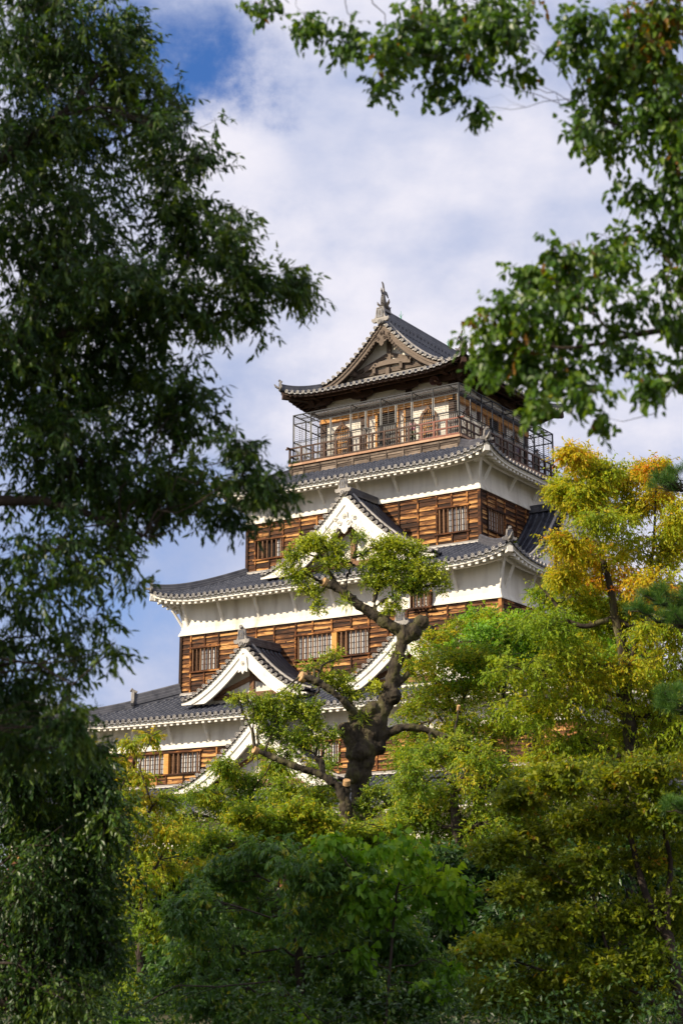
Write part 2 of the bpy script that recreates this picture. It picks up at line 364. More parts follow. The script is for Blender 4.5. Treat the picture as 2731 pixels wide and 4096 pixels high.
def upturned_tip(mb, c, d, sc=1.0, mat=0):
    c = np.asarray(c, float); d = np.asarray(d, float)/np.linalg.norm(d)
    path = [c-d*.25*sc, c+d*.05*sc+np.array([0, 0, .02]), c+d*.19*sc+np.array([0, 0, .10*sc]), c+d*.29*sc+np.array([0, 0, .24*sc])]
    mb.sweep(path, [(-.07, -.05), (.07, -.05), (.07, .05), (-.07, .05)], mat, scale=[1.2, 1.1, .9, .4])

def hip_ridges(roof, parent, two=False, corners=((1, -1), (-1, -1), (1, 1), (-1, 1)), sc=1.0):
    for cx, cy in corners:
        h = roof.hip(cx, cy); mb = MB()
        d = np.array([h[0]-h[3]])[0]; d[2] = 0; d /= np.linalg.norm(d)
        path = h[1:] + np.array([0, 0, .10])
        mb.sweep(path, scaled(RS, 1.0*sc, 1.25*sc), 0)
        mb.tube(path+np.array([0, 0, .27*sc]), .075*sc, 8, 0)
        # joints between the ridge tiles
        o = mb.build('hip_ridge', [M['ridge'], M['tile_end']], parent, ZO)
        e = MB(); base = path[0]+np.array([0, 0, -.02])
        onigawara(e, base+d*.05, d, .82*sc, crest=False)
        upturned_tip(e, h[0]-d*.06+np.array([0, 0, .10]), d, .9)
        e.build('ridge_end_tile', [M['ridge_end'], M['ridge']], o, ZO)
        if two:
            mb2 = MB(); i = 10; p2 = h[i:]+np.array([0, 0, .30])
            mb2.sweep(p2, scaled(RS, 1.2, 1.6), 0); mb2.tube(p2+np.array([0, 0, .36]), .09, 8, 0)
            o2 = mb2.build('hip_ridge', [M['ridge'], M['tile_end']], parent, ZO)
            e = MB(); onigawara(e, p2[0]+np.array([0, 0, -.12]), d, 1.15); e.build('ridge_end_tile', [M['ridge_end'], M['ridge']], o2, ZO)

def eaves(roof, parent, matf, matr, name='eave', rp=.42, wood=False):
    """fascia, rafter ends, soffit and the beam below them; one part per side"""
    for k in range(4):
        A, B, a, b = roof.dims(k); mb = MB(); oh = roof.oh
        s = np.linspace(-A, A, 61)
        fz = lambda x, q: roof.z(k, x, q)
        fh = .22 if not wood else .15
        # fascia (two steps)
        P = [side(k, s*(A-.10)/A, B-.10, fz(s, .1)-.10), side(k, s*(A-.10)/A, B-.10, fz(s, .1)-.10-fh*.5), side(k, s*(A-.13)/A, B-.13, fz(s, .1)-.10-fh*.5), side(k, s*(A-.13)/A, B-.13, fz(s, .1)-.10-fh), side(k, s*(A-.24)/A, B-.24, fz(s, .1)-.10-fh)]
        mb.grid(np.stack([P[0], P[1]]), 0, True); mb.grid(np.stack([P[2], P[1]]), 0, True); mb.grid(np.stack([P[2], P[3]]), 0, True); mb.grid(np.stack([P[3], P[4]]), 0, True)
        # soffit
        q = np.linspace(.08, oh+.25, 5)
        S_ = np.stack([side(k, s*(A-qq)/A, B-qq, fz(s*(A-qq)/A, qq)-.10-fh*(.35 if qq > .2 else .2)) for qq in q]); mb.grid(S_, 0, True)
        # rafters
        n = int(2*A/rp); 
        for i in range(n+1):
            x = -A+.35+(2*A-.7)*i/n
            qe = max(A-abs(x), 0)
            q1 = min(oh+.2, qe)
            if q1 < .30: continue
            hw, hh = (.08, .16) if not wood else (.055, .11)
            dr = (fh+.0) if not wood else fh*.55; zt0 = float(fz(x, .19))-.10-dr; zt1 = float(fz(x, q1))-.10-dr
            c = [(x-hw, B-.19), (x+hw, B-.19), (x+hw, B-q1), (x-hw, B-q1)]
            zz = [zt0, zt0, zt1, zt1]
            mb.hexa([side(k, cc[0], cc[1], z_-hh) for cc, z_ in zip(c, zz)]+[side(k, cc[0], cc[1], z_) for cc, z_ in zip(c, zz)], 1 if not wood else 0)
        # beam under the rafters
        qb = oh*.66; sb = np.linspace(-(A-qb), A-qb, 41)
        path = side(k, sb, B-qb, fz(sb, qb)-.10-(fh if not wood else fh*.55)-(.15 if not wood else .11)-.07)
        mb.sweep(path, [(-.09, -.08), (.09, -.08), (.09, .08), (-.09, .08)], 0, smooth=False)
        mb.build('eave', [matf, matr], parent, ZO)
    for cx, cy in ((1, -1), (-1, -1), (1, 1), (-1, 1)):
        h = roof.hip(cx, cy); d = h[0]-h[2]; d[2] = 0; d /= np.linalg.norm(d)
        mb = MB(); e = h[0]-d*.28+np.array([0, 0, -.40]); i = h[0]-d*(roof.oh*1.41+.3)+np.array([0, 0, -.40-.10])
        mb.sweep([e, e-d*.001+(i-e)*.25, i], [(-.14, -.15), (.14, -.15), (.14, .12), (0, .17), (-.14, .12)], 0)
        mb.build('corner_beam', [matf], parent, ZO)

def struts(roof, wallA, wallB, ztop_off, zbot, parent, ss, matn):
    """sloping props from the plaster wall out to the eave beam"""
    qb = roof.oh*.66
    for k, lst in ss.items():
        A, B, a, b = roof.dims(k); W = wallB if k % 2 == 0 else wallA
        for x in lst:
            mb = MB(); zt = float(roof.z(k, x, qb))-.58
            w1 = B-qb
            mb.sweep([side(k, x, W-.02, zbot), side(k, x, (W+w1)/2, (zbot+zt)/2), side(k, x, w1+.02, zt)], [(-.055, -.07), (.055, -.07), (.075, 0), (.055, .07), (-.055, .07), (-.075, 0)], 0, up=tuple(side(k, 1.0, 0, 0)))
            mb.build('eave_strut', M['plaster_trim'], parent, ZO)
    Wa, Wb = wallA, wallB
    for cx, cy in ((1, -1), (-1, -1), (1, 1), (-1, 1)):
        h = roof.hip(cx, cy); d = h[0]-h[2]; d[2] = 0; d /= np.linalg.norm(d)
        p0 = np.array([cx*(Wa-.02), cy*(Wb-.02), zbot-.02]); q = h[0]-d*(qb*1.41); q[2] -= .60
        mb = MB(); mb.tube([p0, (p0+q)/2, q], .075, 8, 0); mb.build('eave_strut', M['plaster_trim'], parent, ZO)

def plaster_band(a, b, z0, z1, parent, flare=.15):
    mb = MB()
    pr = [(flare-.05, z0), (flare, z0), (flare, z0+.07), (flare*.55, z0+.18), (flare*.22, z0+.34), (.03, z0+.55), (0, z0+.8), (0, z1)]
    rings = []
    for o, z in pr:
        nseg = 13; pts = []
        for (x0, y0), (x1, y1) in zip([(-1, -1), (1, -1), (1, 1), (-1, 1)], [(1, -1), (1, 1), (-1, 1), (-1, -1)]):
            for t in np.linspace(0, 1, nseg)[:-1]:
                pts.append(((x0+(x1-x0)*t)*(a+o), (y0+(y1-y0)*t)*(b+o), z))
        rings.append(pts)
    mb.grid(np.array(rings)[:3], 0, False, wrap=True); mb.grid(np.array(rings)[2:], 0, False, wrap=True)
    return mb.build('plaster_wall', M['plaster'], parent, ZO)

def cladding(a, b, z0, z1, parent, battens, wins, mats, bh=.255, name='timber_cladding', bw=.045):
    mb = MB()
    mb.box(-a+.25, a-.25, -b+.25, b-.25, z0, z1, 2)
    for k in range(4):
        H_, W = (a, b) if k % 2 == 0 else (b, a)
        bt = sorted(battens.get(k, list(np.arange(-H_+1.15, H_-.3, 1.17))))
        wl = wins.get(k, [])
        edges = sorted(set([-H_+.05, H_-.05]+bt+[w[0] for w in wl]+[w[1] for w in wl]))
        n = int(math.ceil((z1-z0)/bh))
        for i in range(n):
            zt = z1-i*bh+rnd.uniform(-.012, .012); zb = max(z0, zt-bh-.01)
            for e0, e1 in zip(edges[:-1], edges[1:]):
                if e1-e0 < .04: continue
                segs = [(zb, zt)]
                for w in wl:
                    if e0 >= w[0]-.01 and e1 <= w[1]+.01:
                        ns = []
                        for (p, q_) in segs:
                            if w[3] <= p or w[2] >= q_: ns.append((p, q_))
                            else:
                                if p < w[2]-.02: ns.append((p, w[2]))
                                if q_ > w[3]+.02: ns.append((w[3], q_))
                        segs = ns
                r = rnd.random()
                for (p, q_) in segs:
                    c = [(e0, W-.02), (e1, W-.02), (e1, W+.045), (e0, W+.045)]; ct = [(e0, W-.02), (e1, W-.02), (e1, W+.008), (e0, W+.008)]
                    jit = rnd.uniform(-.008, .008); j2 = rnd.uniform(-.008, .008)
                    P = [side(k, s_, w_, p+(jit if n_ in (0, 3) else j2)) for n_, (s_, w_) in enumerate(c)]+[side(k, s_, w_, q_) for s_, w_ in ct]
                    vv = lambda z_: (z_-zt)/bh-i+.002
                    uv = [(s_+7*k, vv(p)+.01) for s_, w_ in c]+[(s_+7*k, vv(q_)-.01) for s_, w_ in ct]
                    mb.hexa(P, 0, uv, r)
        # battens, rails, corner posts
        for x in bt:
            zz = [(z0, z1)]
            for w in wl:
                if w[0]+.02 < x < w[1]-.02: zz = [(z0, w[2]), (w[3], z1)]
            for (p, q_) in zz:
                if q_-p > .1: sbox(mb, k, x-bw, x+bw, W, W+.085, p, q_, 1, uvp=True)
        for sg in (-1, 1): sbox(mb, k, sg*H_-.09, sg*H_+.09, W-.06, W+.095 if k % 2 == 0 else W+.092, z0, z1-.003, 1, uvp=True)
        sbox(mb, k, -H_+.1, H_-.1, W, W+.07, z1-.11, z1-.002, 1, uvp=True)
    return mb.build(name, [mats[0], mats[1], M['dark']], parent, ZO)

def window(parent, k, W, s0, s1, z0, z1, bars=8, mull=None, proud=.11, louvre=None, seed=0):
    """barred window: frame, vertical bars (louvred shutter and paper screens behind)"""
    rr = random.Random(seed+int(s0*10)); mb = MB(); t = .07
    sbox(mb, k, s0-.16, s1+.16, W+.03, W+proud, z1, z1+.085, 0, uvp=True); sbox(mb, k, s0-.16, s1+.16, W+.02, W+proud+.02, z0-.08, z0, 0, uvp=True)
    sbox(mb, k, s0-t, s0, W-.15, W+proud-.01, z0, z1, 0, uvp=True); sbox(mb, k, s1, s1+t, W-.15, W+proud-.01, z0, z1, 0, uvp=True)
    if mull is not None: sbox(mb, k, mull-.16, mull+.16, W-.15, W+proud-.03, z0, z1, 1)
    fr = mb.build('window', [M['batten'], M['orangewood']], parent, ZO)
    b = MB()
    for i in range(bars):
        x = s0+(s1-s0)*(i+.5)/bars
        if mull is not None and abs(x-mull) < .2: continue
        sbox(b, k, x-.027, x+.027, W-.03, W+.055, z0, z1, 0, uvp=True)
    sbox(b, k, s0, s1, W-.02, W+.02, z1-.05, z1-.004, 0, uvp=True)
    b.build('window_bars', [M['brownwood']], fr, ZO)
    p = MB(); 
    spans = [(s0, s1)] if mull is None else [(s0, mull-.16), (mull+.16, s1)]
    for a0, a1 in spans:
        n = max(2, int((a1-a0)/.52)); w_ = (a1-a0)/n
        for i in range(n):
            x0 = a0+i*w_; x1 = x0+w_
            if louvre and i == louvre-1 and a0 == s0 or (rr.random() < .12):
                for zz in np.arange(z0+.03, z1-.03, .055): sbox(p, k, x0+.02, x1-.02, W-.12, W-.09, zz, zz+.025, 2)
                continue
            if rr.random() < .08: continue
            sbox(p, k, x0+.015, x1-.015, W-.135, W-.115, z0+.06, z1-.02, 0)
            for zz in np.linspace(z0+.06, z1-.02, 5): sbox(p, k, x0, x1, W-.114, W-.10, zz-.012, zz+.012, 1)
            for xx in (x0+.01, (x0+x1)/2, x1-.01): sbox(p, k, xx-.012, xx+.012, W-.1135, W-.0995, z0, z1, 1)
    p.build('window_screen', [M['shoji'], M['darkwood'], M['brownwood']], fr, ZO)
    d = MB(); sbox(d, k, s0, s1, W-.16, W-.15, z0, z1, 0); d.build('window_recess', [M['dark']], fr, ZO)
    return fr

def gable(parent, k, c, wv, wb, hw, zf, za, th0=.62, style='white', pend='flower', backridge=0.0, pw=1.55, verge_ridge=True, tp=TP, ext=0.0):
    """triangular gable roof facing side k: centre c along the side, verge plane at wv, running back to wb"""
    g = lambda x: zf+(za-zf)*(1-np.clip(np.abs(x)/hw, 0, 1))**pw - ext*0
    root = MB()
    nx = 30
    xs = np.linspace(0, hw, nx)
    wood = style == 'wood'
    # body of the roof: pans + rolls down both slopes
    for sg in (-1, 1):
        P = np.stack([side(k, c+sg*xs, w, g(xs)-.03) for w in (wv-.02, wb)]); root.grid(P, 0, True)
        P2 = np.stack([side(k, c+sg*xs, w, g(xs)-.10) for w in (wv-.02, wb)]); root.grid(P2, 2, True)
        n = int((wv-.78-wb)/tp)
        for i in range(n+1):
            w = wv-.80-i*tp
            # samples along the slope with tile steps
            m = 2*int(hw*1.15/.31); xx = np.repeat(np.linspace(.12, hw, m//2+1), 2)[1:-1]; rr = np.tile([.080, .100], m//2)
            dz = np.gradient(g(xx)+np.arange(len(xx))*1e-6, xx+np.arange(len(xx))*1e-5); nn = np.sqrt(1+dz**2)
            ang = np.linspace(0, np.pi, 6)
            Pq = np.stack([side(k, c+sg*(xx-dz/nn*np.sin(a_)*rr), w+np.cos(a_)*rr, g(xx)-.01+np.sin(a_)*rr/nn) for a_ in ang], 1)
            root.grid(Pq, 0, True)
    o = root.build('gable', [M['tile'], M['tile_end'], M['plaster'] if not wood else M['darkwood']], parent, ZO)
    # verge: short rolls lying across, round ends facing out, ridge behind them
    vt = MB(); caps = MB(); vr = MB()
    arc = np.linspace(0, hw, 400); sl = np.concatenate([[0], np.cumsum(np.hypot(np.diff(arc), np.diff(g(arc))))])
    nrow = int(sl[-1]/.37)
    for sg in (-1, 1):
        for i in range(nrow):
            x = float(np.interp((i+.6)*sl[-1]/nrow, sl, arc)); z = float(g(x))+.07
            vt.tube([side(k, c+sg*x, wv-.55, z+.0), side(k, c+sg*x, wv-.26, z), side(k, c+sg*x, wv-.25, z+.0), side(k, c+sg*x, wv+.03, z)], [.085, .085, .098, .098], 8, 0)
            caps.disc(side(k, c+sg*x, wv+.05, z), side(k, 0, 1, 0), .105, .05, 1, 0)
            if i < nrow-1:
                x2 = float(np.interp((i+1.1)*sl[-1]/nrow, sl, arc)); z2 = float(g(x2))+.03
                caps.hexa([side(k, c+sg*x2-.09, wv-.03, z2-.07), side(k, c+sg*x2+.09, wv-.03, z2-.07), side(k, c+sg*x2+.09, wv+.02, z2-.07), side(k, c+sg*x2-.09, wv+.02, z2-.07), side(k, c+sg*x2-.09, wv-.03, z2), side(k, c+sg*x2+.09, wv-.03, z2), side(k, c+sg*x2+.09, wv+.02, z2), side(k, c+sg*x2-.09, wv+.02, z2)], 0)
        vt.grid(np.stack([side(k, c+sg*xs, w_, g(xs)+.005) for w_ in (wv+.0, wv-.6)]), 0, True)
        xr = np.linspace(.18, hw-.05, 26)
        if verge_ridge:
            path = side(k, c+sg*xr, wv-.60, g(xr)+.07)
            vr.sweep(path, [(-.12, -.08), (.12, -.08), (.12, .06), (-.12, .06)], 0)
            vr.tube(path+np.array([0, 0, .09]), .085, 8, 1)  # paler tile colour paints the sunlit highlight on the verge ridge
            vr.disc(path[-1]+np.array([0, 0, .07]), path[-1]-path[-2], .11, .04, 1, 1)
    vt.build('verge_tiles', [M['tile'], M['tile']], o, ZO); caps.build('round_tile_ends', [M['tile_end'], M['ridge']], o, ZO)
    if verge_ridge: vr.build('verge_ridge', [M['ridge'], M['tile_end']], o, ZO)
    # main ridge
    rg = MB(); zr = za+.08
    nb = 8; ws = np.linspace(wv-.05, wb, nb)
    path = side(k, c, ws, zr+.0*ws)
    rg.sweep(path, scaled(RS, 1.0, 1.15), 0); rg.tube(path+np.array([0, 0, .26]), .085, 8, 0)
    rg.build('ridge', [M['ridge']], o, ZO)
    if not wood:
        e = MB(); onigawara(e, side(k, c, wv+.05, zr-.05), side(k, 0, 1, 0), 1.12); e.build('ridge_end_tile', [M['ridge_end'], M['ridge']], o, ZO)
    # bargeboards
    bb = MB(); X = np.linspace(0, hw*1.0, 34)
    top = lambda x: g(x)-.10
    th = lambda x: th0*(1-.35*x/hw)
    mw = 0 
    for sg in (-1, 1):
        def band(f0, f1, w0, w1, xs_=X):
            zt = np.maximum(top(xs_)-th(xs_)*f0, zf-.20); zb = top(xs_)-th(xs_)*f1
            zb = np.maximum(zb, zf-.22); 
            A_ = side(k, c+sg*xs_, w1, zt); B_ = side(k, c+sg*xs_, w1, zb); C_ = side(k, c+sg*xs_, w0, zb); D_ = side(k, c+sg*xs_, w0, zt)
            bb.grid(np.stack([A_, B_]), 0, False); bb.grid(np.stack([B_, C_]), 0, False); bb.grid(np.stack([D_, A_]), 0, False); bb.grid(np.stack([C_, D_]), 0, False)
        band(0, .42, wv-.22, wv-.06); band(.42, 1.0, wv-.22, wv-.12); band(.9, 1.0, wv-.12, wv-.10)
        bb.grid(np.stack([side(k, c+sg*X, w_, g(X)-.13) for w_ in (wv-.06, wv-1.1)]), 0, True)   # soffit board
    bb.build('bargeboard', [M['plaster_trim'] if not wood else M['greywood']], o, ZO)
    # gable wall
    gw = MB(); ww = wv-.95
    gx = np.linspace(-hw*.97, hw*.97, 41)
    gw.grid(np.stack([side(k, c+gx, ww, g(gx)-.12), side(k, c+gx, ww, np.minimum(zf-.4, g(gx)-.13))]), 0, False)
    o2 = gw.build('gable_wall', [M['plaster']], o, ZO)
    fr = MB(); wm = M['brownwood'] if not wood else M['greywood']
    if style != 'plain':
        bz = zf+.16 if not wood else zf+.42
        xb = hw*(.62 if not wood else .60)
        sbox(fr, k, c-xb, c+xb, ww, ww+.14, bz-.14, bz+.12, 0); sbox(fr, k, c-.13, c+.13, ww, ww+.12, bz+.12, za-.7, 0)
        for sg in (-1, 1):
            x0, x1 = .15, hw*.60; z0_, z1_ = float(g(.95))-.95, bz+.1
            fr.hexa([side(k, c+sg*x1, ww, z1_-.12), side(k, c+sg*x0, ww, z0_-.3+.35), side(k, c+sg*x0, ww+.10, z0_-.3+.35), side(k, c+sg*x1, ww+.10, z1_-.12),
                     side(k, c+sg*x1, ww, z1_+.1), side(k, c+sg*x0, ww, z0_+.30), side(k, c+sg*x0, ww+.10, z0_+.30), side(k, c+sg*x1, ww+.10, z1_+.1)], 0)
            sbox(fr, k, c+sg*hw*.56-.16, c+sg*hw*.56+.16, ww, ww+.5, bz-.02, bz+.22, 0)
        if wood:   # curved tie beam over the lower one
            X2 = np.linspace(-1.55, 1.55, 13); path = side(k, c+X2, ww+.22, bz+.42-.16*(X2/1.55)**2)
            fr.sweep(path, [(-.10, -.15), (.10, -.15), (.10, .13), (-.10, .13)], 0)
            for x_ in (-.9, .9): sbox(fr, k, c+x_-.1, c+x_+.1, ww+.1, ww+.32, bz-.1, bz+.3, 0)
            sbox(fr, k, c-.12, c+.12, ww+.1, ww+.3, bz-.35, bz+.1, 0)
    fr.build('gable_timbers', [wm], o, ZO) if fr.v else None
    # pendant under the peak
    pd = MB(); pm = M['plaster_trim'] if not wood else M['greywood']; zp = za-(1.02 if pend != 'scroll' else 1.60); wp = wv-.10
    dirn = side(k, 0, 1, 0)
    def plate(pts, w0=0., th_=.07): pd.prism([side(k, c+x, wp+w0, zp+z) for x, z in pts], dirn*th_, 0)
    if pend == 'flower':
        hp = [(.0, .42), (.20, .36), (.27, -.22), (.29, -.50), (.17, -.46), (.12, -.40), (0, -.60)]
        plate(hp+[(-x, z) for x, z in hp[::-1][1:-1]])
        for a in np.linspace(0, 2*np.pi, 7)[:-1]: pd.disc(side(k, c+.075*math.cos(a), wp+.10, zp-.02+.075*math.sin(a)), dirn, .045, .03, 0, 0, 6)
        pd.disc(side(k, c, wp+.13, zp-.02), dirn, .05, .05, 0, 0, 8)
    else:
        s_ = 1.0 if pend == 'scroll' else .8
        hp = [(0, .6), (.16, .52), (.20, .12), (.30, .16), (.42, .02), (.44, -.18), (.34, -.34), (.22, -.36), (.16, -.52), (0, -.66)]
        plate([(x*s_, z*s_) for x, z in hp]+[(-x*s_, z*s_) for x, z in hp[::-1][1:-1]])
        for sg in (-1, 1):
            for cx_, cz_, r_ in ((.27, -.08, .15), (.56, .18, .13)):
                aa = np.linspace(0, 3.9*np.pi/2*1.3, 20); rr = r_*(1-aa/aa[-1]*.75)
                pd.tube([side(k, c+sg*(cx_+q*math.cos(a))*s_, wp+.09, zp+(cz_+q*math.sin(a))*s_) for a, q in zip(aa, rr)], .032*s_, 6, 0)
            for j in range(7):      # leafy fringe down the board
                x_ = .55+.17*j; z_ = float(g(x_))-za-.10-.9*th0*(1-.35*x_/hw)+(za-zp)
                pd.disc(side(k, c+sg*x_*s_, wp+.04, zp+(z_+.06)*1.0), dirn, (.13-.012*j)*s_, .06, 0, 0, 7)
        for a in np.linspace(0, 2*np.pi, 7)[:-1]: pd.disc(side(k, c+.09*math.cos(a)*s_, wp+.11, zp+.30*s_+.09*math.sin(a)*s_), dirn, .055*s_, .03, 0, 0, 6)
        pd.disc(side(k, c, wp+.15, zp+.30*s_), dirn, .06*s_, .06, 0, 0, 8)
    pd.build('gable_pendant', [pm], o, ZO)
    return o

def tiled_roof(R, name_label=None, sides=(0, 1, 2, 3)):
    rb = MB(); cl = []
    for k in sides: cl.append(MB()); R.surface(rb, cl[-1], k)
    o = rb.build('tiled_roof', [M['tile']], keep, ZO)
    for caps in cl: caps.build('round_tile_ends', [M['tile_end'], M['ridge']], o, ZO)
    # tile strip where the roof meets the wall above
    nb = MB()
    for k in range(4):
        A, B, a, b = R.dims(k)
        sbox(nb, k, -a-.02, a+.02, b-.05, b+.17-(.003*k), R.ze+R.H-.02, R.ze+R.H+.07, 0)
        nb.tube(side(k, np.linspace(-a-.1, a+.1, 12), b+.12, R.ze+R.H+.075), .06, 8, 1)
    nb.build('wall_flashing', [M['mortar'], M['ridge_end']], o, ZO)
    return o

# --- storeys and roofs (A,B eave half sizes; a,b wall above)
L4a, L4b = 7.45, 7.30; L3a, L3b = 9.92, 9.95; L2a, L2b = 15.0, 12.6; L1a, L1b = 17.2, 15.0
R4 = Roof(8.80, 8.78, 5.0, 5.2, 24.47, 1.80)
R3 = Roof(11.30, 11.38, L4a-.02, L4b-.02, 18.32, 1.80)
R2 = Roof(16.40, 14.0, L3a-.02, L3b-.02, 11.36, 1.78, Lc=.55, R=1.0)
R1 = Roof(18.6, 16.4, L2a-.02, L2b-.02, 6.15, 1.76, Lc=.55, R=1.0)

# stone base: battered wall of fitted blocks
sb = MB(); zb0, zb1 = -EYE, 2.6
nrow = 9
for k in range(4):
    for i in range(nrow):
        za_, zb_ = zb0+(zb1-zb0)*i/nrow, zb0+(zb1-zb0)*(i+1)/nrow
        off = lambda z: 1.6*(1-(z-zb0)/(zb1-zb0))**1.4
        H_, W_ = (L1a, L1b) if k % 2 == 0 else (L1b, L1a)
        x = -H_-off(za_)
        while x < H_+off(za_):
            w_ = rnd.uniform(.5, 1.1); x1 = min(x+w_, H_+off(za_)); pr_ = rnd.uniform(0, .07)
            c = [(x+.01, W_-.4+off(za_)), (x1-.01, W_-.4+off(za_)), (x1-.01, W_+off(za_)+pr_), (x+.01, W_+off(za_)+pr_)]
            ct = [(x+.01, W_-.4+off(zb_)), (x1-.01, W_-.4+off(zb_)), (x1-.01, W_+off(zb_)+pr_), (x+.01, W_+off(zb_)+pr_)]
            sb.hexa([side(k, a_, b_, za_+.01) for a_, b_ in c]+[side(k, a_, b_, zb_-.01) for a_, b_ in ct], 0); x = x1
sb.box(-L1a, L1a, -L1b, L1b, zb0, zb1+.01, 0)
sb.build('stone_base', [M['stone']], keep, ZO)

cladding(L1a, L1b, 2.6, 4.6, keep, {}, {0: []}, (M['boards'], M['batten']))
plaster_band(L1a, L1b, 4.6, 6.5, keep)
tiled_roof(R1); hip_ridges(R1, keep, True); eaves(R1, keep, M['plaster_trim'], M['plaster_trim'])
# second storey
w2 = [(-10.85, -6.40, 8.60, 9.68), (-2.0, 2.2, 8.60, 9.68), (6.4, 10.8, 8.60, 9.68)]
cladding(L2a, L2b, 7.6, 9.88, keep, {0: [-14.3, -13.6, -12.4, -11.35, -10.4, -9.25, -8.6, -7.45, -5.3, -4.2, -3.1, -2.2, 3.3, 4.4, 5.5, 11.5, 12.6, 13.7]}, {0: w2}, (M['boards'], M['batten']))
for i, w in enumerate(w2): window(keep, 0, L2b, *w, bars=14, mull=(w[0]+w[1])/2, seed=i)
plaster_band(L2a, L2b, 9.86, 11.72, keep)
tiled_roof(R2); hip_ridges(R2, keep, True); eaves(R2, keep, M['plaster_trim'], M['plaster_trim'])
struts(R2, L2a, L2b, 0, 10.10, keep, {0: list(np.arange(-13.1, 14, 2.42)), 1: list(np.arange(-11, 12, 2.4)), 3: list(np.arange(-11, 12, 2.4))}, 0)
# third storey
w3 = [(-9.22, -7.38, 14.42, 15.68), (-2.22, 2.26, 14.42, 15.70), (7.1, 8.9, 14.42, 15.66)]
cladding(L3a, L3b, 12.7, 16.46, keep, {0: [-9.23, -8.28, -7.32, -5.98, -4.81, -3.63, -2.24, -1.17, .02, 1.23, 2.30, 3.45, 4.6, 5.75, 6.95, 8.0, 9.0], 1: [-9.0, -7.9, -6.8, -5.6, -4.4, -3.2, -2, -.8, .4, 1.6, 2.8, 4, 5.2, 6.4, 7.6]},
         {0: w3}, (M['boards'], M['batten']))
window(keep, 0, L3b, *w3[0], bars=7, seed=3); window(keep, 0, L3b, *w3[1], bars=15, mull=.19, seed=5); window(keep, 0, L3b, *w3[2], bars=7, seed=8)
plaster_band(L3a, L3b, 16.44, 18.65, keep)
hi = window(keep, 0, L3b+.22, 5.0, 6.05, 16.42, 17.15, bars=5, seed=4)
tiled_roof(R3); hip_ridges(R3, keep); eaves(R3, keep, M['plaster_trim'], M['plaster_trim'])
struts(R3, L3a, L3b, 0, 17.0, keep, {0: list(np.arange(-9.53, 9.9, 2.43)), 1: list(np.arange(-9.4, 9.9, 2.4)), 3: list(np.arange(-9.5, 9.9, 2.4))}, 0)
# fourth storey
w4 = [(-6.85, -4.98, 20.92, 21.98), (4.92, 6.72, 20.84, 22.18)]; w4r = [(-6.55, -4.66, 20.95, 22.10)]
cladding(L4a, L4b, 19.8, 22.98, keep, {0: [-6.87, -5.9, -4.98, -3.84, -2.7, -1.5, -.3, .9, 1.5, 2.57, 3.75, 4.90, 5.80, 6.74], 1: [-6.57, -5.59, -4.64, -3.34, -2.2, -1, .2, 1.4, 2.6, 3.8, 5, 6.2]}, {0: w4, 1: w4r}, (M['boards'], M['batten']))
window(keep, 0, L4b, *w4[0], bars=6, seed=11); window(keep, 0, L4b, *w4[1], bars=7, louvre=1, seed=13); window(keep, 1, L4a, *w4r[0], bars=7, seed=15)
plaster_band(L4a, L4b, 22.96, 24.82, keep)
tiled_roof(R4); hip_ridges(R4, keep); eaves(R4, keep, M['plaster_trim'], M['plaster_trim'])
struts(R4, L4a, L4b, 0, 23.5, keep, {0: [-7.0, -4.65, -2.25, .2, 2.5, 4.9, 7.0], 1: [-6.8, -4.0, -1.2, 1.6, 4.4, 6.8], 3: [-6.5, -4, -1.2, 1.6, 4.4, 6.8]}, 0)

# gables
gable(keep, 0, 1.17, 10.60, 7.25, 5.35, 19.12, 22.98, 1.40, 'white', 'scroll')
gable(keep, 0, -3.35, 13.20, 9.9, 3.95, 12.28, 15.0, .92, 'white', 'flower')
gable(keep, 0, 6.15, 13.20, 9.9, 3.95, 12.28, 15.0, .92, 'white', 'flower')
gable(keep, 0, -1.45, 14.75, 12.5, 5.05, 7.55, 11.0, .98, 'white', 'flower')
gable(keep, 1, -1.6, 9.9, 7.4, 4.6, 19.15, 22.85, 1.0, 'white', 'flower')
gable(keep, 3, 1.6, 9.9, 7.4, 4.6, 19.15, 22.85, 1.0, 'white', 'flower')

# ---------------------------------------------------------------- top storey, balcony, top roof
Ta = Tb = 4.42
R5 = Roof(6.16, 6.25, 4.05, 4.0, 30.60, .87, Lc=.55, R=1.9, oh=1.5)
tiled_roof(R5); hip_ridges(R5, keep, sc=.9); eaves(R5, keep, M['darkwood'], M['brownwood'], wood=True, rp=.36)
for k in (0, 2): 
    g5 = gable(keep, k, 0, 4.90, 0.0, 4.10, 31.42, 34.60, .52, 'wood', 'scroll2', pw=1.55, tp=.37)
rg = MB()
for ks in (1,):
    path = np.array([(0, y, 34.70) for y in np.linspace(-4.85, 4.85, 14)])
    rg.sweep(path, scaled(RS, 1.3, 2.6), 0); rg.tube(path+np.array([0, 0, .60]), .10, 10, 0)
    for y in np.arange(-4.5, 4.6, .42):
        for sx in (-1, 1): rg.disc((sx*.235, y, 34.72), (sx, 0, 0), .075, .05, 1, 0, 8)
mr = rg.build('main_ridge', [M['ridge'], M['tile_end']], keep, ZO)
for k in (0, 2):
    e = MB(); onigawara(e, side(k, 0, 4.93, 34.58), side(k, 0, 1, 0), 1.3, horn=False); e.build('ridge_end_tile', [M['ridge_end'], M['ridge']], mr, ZO)

